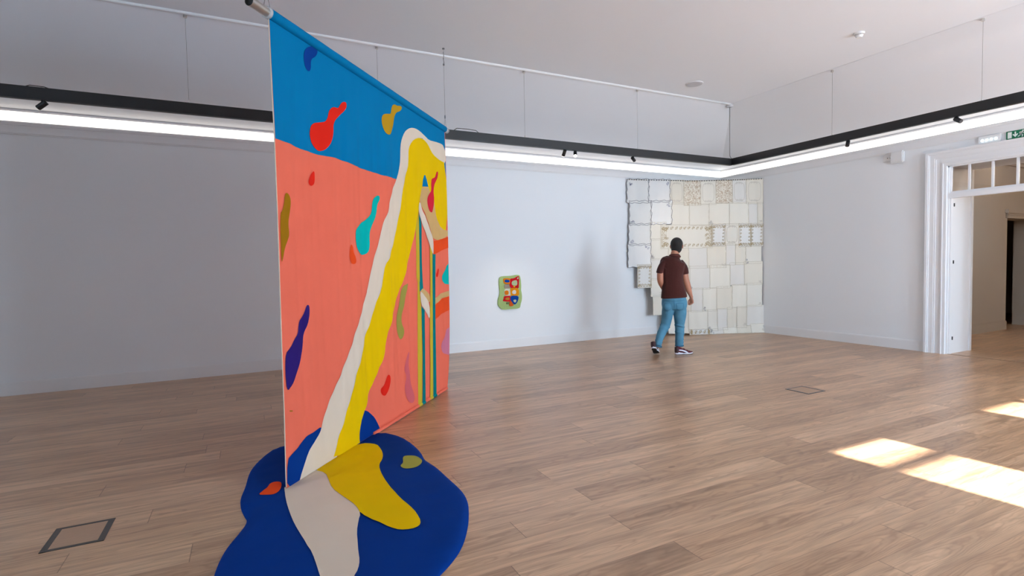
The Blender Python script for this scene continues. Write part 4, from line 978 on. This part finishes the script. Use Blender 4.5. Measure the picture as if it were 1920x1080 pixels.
# hands: palm, four unequal bent fingers, thumb from the side
def hand(wrist, down, palm_n, thumb_side, curl_):
    down = down.normalized(); palm_n = (palm_n-palm_n.dot(down)*down).normalized(); ac_ = down.cross(palm_n).normalized()
    if ac_.dot(thumb_side) < 0: ac_ = -ac_
    limb(b, [(wrist-down*.02, .024, .024), (wrist+down*.015, .031, .018), (wrist+down*.05, .040, .016), (wrist+down*.085, .040, .014)], ac_, 4, 14)
    for k, (L_, off) in enumerate(((.068, .030), (.076, .010), (.070, -.010), (.056, -.029))):
        p = wrist+down*(.082-.004*abs(k-1))+ac_*off; pts = [(p-down*.012, .0095, .0095)]; a = .25+.1*k
        for seg_, f in enumerate((.45, .32, .23)):
            a += curl_*(1.0 if seg_ else .7); p = p+(down*math.cos(a)+palm_n*math.sin(a))*L_*f; pts.append((p, .0085-.0006*seg_, .0085-.0006*seg_))
        limb(b, pts, ac_, 3, 10)
    p = wrist+down*.022+ac_*.026; q = p+down*.026+ac_*.016+palm_n*.012; r2 = q+down*.026+palm_n*.014; r3 = r2+down*.02-ac_*.006+palm_n*.008
    limb(b, [(p, .012, .012), (q, .0115, .0115), (r2, .010, .010), (r3, .0085, .0085)], ac_, 3, 10)
hand(mp(508, 562, .03), (Z3*-1+E1*.06+E2*.05), E1*-.75-E2*.65, E1*-.6+E2*.8, .72)
hand(mp(292, 508, .20), (E2*.75+E1*.45-Z3*.45), E1*1, Z3, .5)
fuse('body', b, M_skin, man, .0062, 2)
# eyes
for s in (-1, 1):
    e = bmesh.new(); ball(e, hc+HR*s*.033+HF*.099+Z3*.002, .011, .009, .007, HF, Z3, HR, 12); obj('eye', e, M_white, man, True)
# --- hair
b = bmesh.new()
ball(b, hc+Z3*.026-HF*.006, .096, .114, .108, HF, Z3, HR)
limb(b, [(hc+Z3*.02-HF*.038, .089, .074), (hc-Z3*.050-HF*.040, .083, .066), (hc-Z3*.092-HF*.034, .070, .052), (hc-Z3*.112-HF*.028, .060, .042)], HR)
h = b
# keep the face clear: cut everything in front below the hairline
bmesh.ops.recalc_face_normals(b, faces=b.faces[:])
o = fuse('short_hair', b, M_hair, man, .006, 3)
bm = bmesh.new(); bm.from_mesh(o.data)
r = bmesh.ops.bisect_plane(bm, geom=bm.verts[:]+bm.edges[:]+bm.faces[:], plane_co=hc+HF*.020, plane_no=(HF-Z3*.75).normalized(), clear_outer=True)
bmesh.ops.holes_fill(bm, edges=[e for e in bm.edges if e.is_boundary], sides=0)
bm.to_mesh(o.data); bm.free()

# --- polo shirt
b = bmesh.new()
limb(b, [(mp(371, 212, -.012), .068, .062), (mp(369, 226, -.012), .092, .076), (mp(364, 240, -.010), .138, .092), (mp(358, 262, -.008), .190, .108), (mp(355, 305, -.006), .190, .122), (mp(351, 365, -.004), .172, .126), (mp(355, 430, -.004), .168, .122), (mp(362, 490, -.004), .182, .126), (mp(366, 540, -.004), .198, .136), (mp(367, 556, -.004), .200, .138)], TR, 6, 28)
limb(b, [(mp(294, 262, -.01), .050, .062), (mp(275, 292, -.012), .056, .066), (mp(260, 324, -.014), .057, .066), (mp(251, 354, -.014), .056, .066)])
limb(b, [(mp(416, 262, -.01), .050, .062), (mp(436, 292, -.008), .058, .068), (mp(450, 325, -.004), .064, .070), (mp(455, 364, -.004), .064, .070)])
for k in range(9):     # soft cloth folds over the back
    a = -.14+.035*k; z0_ = 300+tr_.randint(0, 60)
    limb(b, [(mp(356+a*420, z0_, -.108+abs(a)*.22), .008, .008), (mp(358+a*380, z0_+110, -.112+abs(a)*.25), .011, .010), (mp(360+a*400, z0_+200, -.112+abs(a)*.28), .006, .006)], TR, 4, 8)
shirt = fuse('polo_shirt', b, M_polo, man, .008, 4)
b = bmesh.new(); pts = []
for k in range(25):
    a = k*2*math.pi/24; pts.append(mp(373, 214, -.006)+TR*math.cos(a)*.072+TF*(math.sin(a)*.070)+Z3*(-.016*math.sin(a)))
add_tube(b, pts, .015, 10)
add_tube(b, [p-Z3*.016+((p-mp(373, 214, -.006)).normalized()*.012) for p in pts], .013, 10)
obj('collar', b, M_ribc, shirt, True)
# --- jeans
b = bmesh.new()
limb(b, [(mp(366, 545, -.0), .172, .118), (mp(367, 575, -.008), .190, .135), (mp(369, 610, -.012), .196, .148), (mp(368, 640, -.008), .185, .140)], TR, 5, 28)
ball(b, mp(318, 628, -.055), .088, .090, .095); ball(b, mp(412, 626, -.055), .090, .090, .095)
limb(b, [(mp(322, 620, -.01), .095, .115), (mp(313, 680, .0), .090, .108), (mp(306, 730, .02), .082, .092), (mp(293, 785, .02), .074, .080), (mp(270, 830, -.04), .068, .074), (mp(252, 870, -.10), .062, .068), (mp(241, 908, -.15), .053, .058), (mp(236, 938, -.18), .052, .057)])
limb(b, [(mp(412, 620, -.01), .100, .118), (mp(414, 680, .0), .102, .112), (mp(413, 735, .01), .088, .094), (mp(411, 785, .015), .074, .080), (mp(411, 840, .0), .070, .074), (mp(408, 890, -.01), .064, .068), (mp(407, 930, -.012), .064, .062), (mp(408, 948, -.012), .062, .060)])
for cx, cy, w_ in ((292, 790, .073), (266, 838, .066), (251, 872, .060), (242, 902, .053), (411, 790, .076), (411, 845, .070), (408, 905, .066), (408, 930, .065)):   # gathered rings
    pts = [mp(cx, cy, 0)+TR*math.cos(k*math.pi/8)*w_*(.96+.05*math.sin(k*3+cx))+TF*math.sin(k*math.pi/8)*w_*1.02+Z3*(.02*math.cos(k*math.pi/8+cx)) for k in range(17)]
    if cx < 350: pts = [p+EV*{292: .02, 266: -.05, 251: -.10, 242: -.145}[cx] for p in pts]
    add_tube(b, pts, .0085, 8)
jeans = fuse('jeans', b, M_jean, man, .008, 3)
from mathutils.bvhtree import BVHTree
def onto(mesh_obj, pts_2d, off):      # lay a line or outline on the back of a garment
    bv = BVHTree.FromPolygons([v.co for v in mesh_obj.data.vertices], [p.vertices for p in mesh_obj.data.polygons]); out = []
    for cx, cy in pts_2d:
        o_ = mp(cx, cy, -.6); h_ = bv.ray_cast(o_, EV, 2.0)
        out.append((h_[0]+h_[1]*off) if h_[0] else None)
    return [p for p in out if p]
def stitched(name, parent, mesh_obj, pts, m_, r=.0022, off=.001):
    q = []
    for i in range(len(pts)-1):
        for k in range(6): q.append((pts[i][0]+(pts[i+1][0]-pts[i][0])*k/6, pts[i][1]+(pts[i+1][1]-pts[i][1])*k/6))
    q.append(pts[-1]); P_ = onto(mesh_obj, q, off)
    if len(P_) > 2: obj(name, add_tube(bmesh.new(), P_, r, 6), m_, parent, True)
for cx in (316, 414):
    P2 = [(cx-27, 598), (cx+27, 598), (cx+25, 642), (cx, 656), (cx-25, 642), (cx-27, 598)]
    dn = densify(P2[:-1], 9); vs3, fs3, _ = area_mesh(P2[:-1], 9, 9)
    q3 = onto(jeans, [tuple(v) for v in vs3], .003)
    if len(q3) == len(vs3):
        bb = bmesh.new(); bv3 = [bb.verts.new(p) for p in q3]
        for f in fs3: bb.faces.new([bv3[i] for i in f])
        obj('back_pocket', bb, M_jean, jeans, True)
    stitched('pocket_seam', jeans, jeans, P2, M_hemj, .003)
stitched('centre_seam', jeans, jeans, [(368, 572), (368, 600), (368, 632)], M_hemj, .003)
stitched('waistband_seam', jeans, jeans, [(285, 574), (320, 577), (368, 579), (415, 577), (448, 574)], M_hemj, .003)
stitched('hem_line', shirt, shirt, [(282, 541), (330, 545), (368, 546), (410, 545), (450, 541)], M_ribc, .002)
def cuff(c, w_, tilt):
    bb = bmesh.new(); pts = [c+TR*math.cos(k*math.pi/10)*w_+TF*math.sin(k*math.pi/10)*w_*1.05+Z3*tilt*math.cos(k*math.pi/10) for k in range(21)]
    add_tube(bb, pts, .011, 8); obj('leg_hem', bb, M_hemj, jeans, True)
cuff(mp(236, 938, -.18), .052, -.01); cuff(mp(408, 950, -.012), .060, 0)

# --- sneakers: built along x (toe at +x), heel at origin, then placed
def sneaker(M4, lb):
    root = bpy.data.objects.new('sneaker', None); C.objects.link(root); root.parent = man; root['label'] = lb
    def put(name, bm, m_, sm=False):
        bmesh.ops.transform(bm, matrix=M4, verts=bm.verts[:]); return obj(name, bm, m_, root, sm)
    S = Vector((0, 1, 0))
    def outline(x):   # half width of the sole along the foot
        t_ = x/.295; return .030+.016*math.sin(min(1, t_*1.15)*math.pi*.55)+(-.012 if .3 < t_ < .5 else 0)*math.sin((t_-.3)/.2*math.pi)
    b = bmesh.new(); N_ = 24; top = []; bot = []
    ol = [(x, outline(x)) for x in [.295*k/N_ for k in range(N_+1)]]
    pts = [(x, w*min(1, math.sqrt(max(0, 1-((max(0, .03-x))/.03)**2)))*math.sqrt(max(.0, 1-(max(0, x-.24)/.056)**2))) for x, w in ol]
    loop = [(x, w) for x, w in pts]+[(x, -w) for x, w in pts[::-1]]
    loop = [p for i, p in enumerate(loop) if i == 0 or math.hypot(p[0]-loop[i-1][0], p[1]-loop[i-1][1]) > .0015]
    if math.hypot(loop[0][0]-loop[-1][0], loop[0][1]-loop[-1][1]) < .0015: loop = loop[:-1]
    def toe(x): return .012*max(0, (x-.2)/.095)**2
    def prism(z0f, z1f, k_):
        bb = bmesh.new(); lo_ = [bb.verts.new((x, y*k_, z0f(x))) for x, y in loop]; hi = [bb.verts.new((x, y*k_, z1f(x))) for x, y in loop]
        n = len(loop)
        for i in range(n): bb.faces.new((lo_[i], lo_[(i+1) % n], hi[(i+1) % n], hi[i]))
        bb.faces.new(hi); bb.faces.new(lo_[::-1]); bmesh.ops.recalc_face_normals(bb, faces=bb.faces[:]); return bb
    put('outsole', prism(lambda x: toe(x), lambda x: toe(x)+.008, .97), M_black)
    put('midsole', prism(lambda x: toe(x)+.008, lambda x: toe(x)+.024+.016*math.exp(-((x-.04)/.06)**2), 1.05), M_sole)
    b = bmesh.new()
    for x0, zc_, rz, w in ((.045, .062, .05, .038), (.09, .062, .048, .040), (.14, .055, .040, .043), (.19, .042, .028, .046), (.235, .034, .020, .043), (.265, .031, .014, .032)):
        ball(b, Vector((x0, 0, zc_)), .040 if x0 < .2 else .032, w, rz, S, Z3, Vector((1, 0, 0)), 16)
    limb(b, [(Vector((.055, 0, .06)), .040, .036), (Vector((.050, 0, .10)), .042, .036), (Vector((.048, 0, .118)), .040, .035)], Vector((1, 0, 0)))
    M_save = M4
    bmesh.ops.transform(b, matrix=M4, verts=b.verts[:])
    fuse('upper', b, M_maro, root, .005, 3)
    b = bmesh.new()
    limb(b, [(Vector((.036, 0, .028)), .034, .0385), (Vector((.034, 0, .065)), .034, .0405), (Vector((.030, 0, .118)), .030, .038)], Vector((1, 0, 0)))
    bmesh.ops.transform(b, matrix=M4, verts=b.verts[:]); fuse('heel_counter', b, M_dmar, root, .005, 2)
    for s in (-1, 1):  # sweeping white side stripe
        b = bmesh.new(); up_ = [(.045, .078), (.085, .080), (.125, .074), (.165, .060), (.195, .040), (.205, .026)]; dn_ = [(.060, .066), (.090, .062), (.120, .053), (.145, .043), (.165, .033), (.175, .026)]
        def yy_(x, z):
            return s*(.041+.006*math.sin(min(1, x/.2)*math.pi*.5))*math.sqrt(max(.12, 1-max(0, (z-.035)/(.085-.25*max(0, x-.08)))**2)) + s*.0035
        P_ = smooth_poly([(a, c_) for a, c_ in up_+dn_[::-1]], 1)
        vs2, fs2, _ = area_mesh(P_, .008, .008)
        bv2 = [b.verts.new((v[0], yy_(v[0], v[1]), v[1])) for v in vs2]
        for f in fs2: b.faces.new([bv2[i] for i in f])
        g2 = bmesh.ops.extrude_face_region(b, geom=b.faces[:])
        bmesh.ops.translate(b, verts=[v for v in g2['geom'] if isinstance(v, bmesh.types.BMVert)], vec=(0, -s*.010, 0))
        bmesh.ops.recalc_face_normals(b, faces=b.faces[:])
        put('side_stripe', b, M_sole)
    b = bmesh.new()
    for k in range(4): add_tube(b, [Vector((.115+.02*k, y_, .094-.012*k-abs(y_)*.35)) for y_ in (-.024, -.012, 0, .012, .024)], .0035, 6)
    put('laces', b, M_dmar)
    return root
# right shoe flat, in profile: toe towards image right
def frame(orig, fx, up):
    fx = fx.normalized(); fy = up.cross(fx).normalized(); fz = fx.cross(fy)
    M4 = Matrix((fx, fy, fz)).transposed().to_4x4(); M4.translation = orig; return M4
rh = mp(370, 1000, -.08); rh.z = 0.0
sneaker(frame(rh, E1*.99+E2*.10, Z3), 'maroon sneaker set flat, seen from the side')
lh = mp(200, 1000, -.25); toe_dir = (E2*.80+E1*.42-Z3*.44).normalized()
lh.z = .127
upv = (Z3*.88+E2*.36).normalized()
sneaker(frame(lh, toe_dir, upv), 'maroon sneaker with lifted heel showing its black sole')
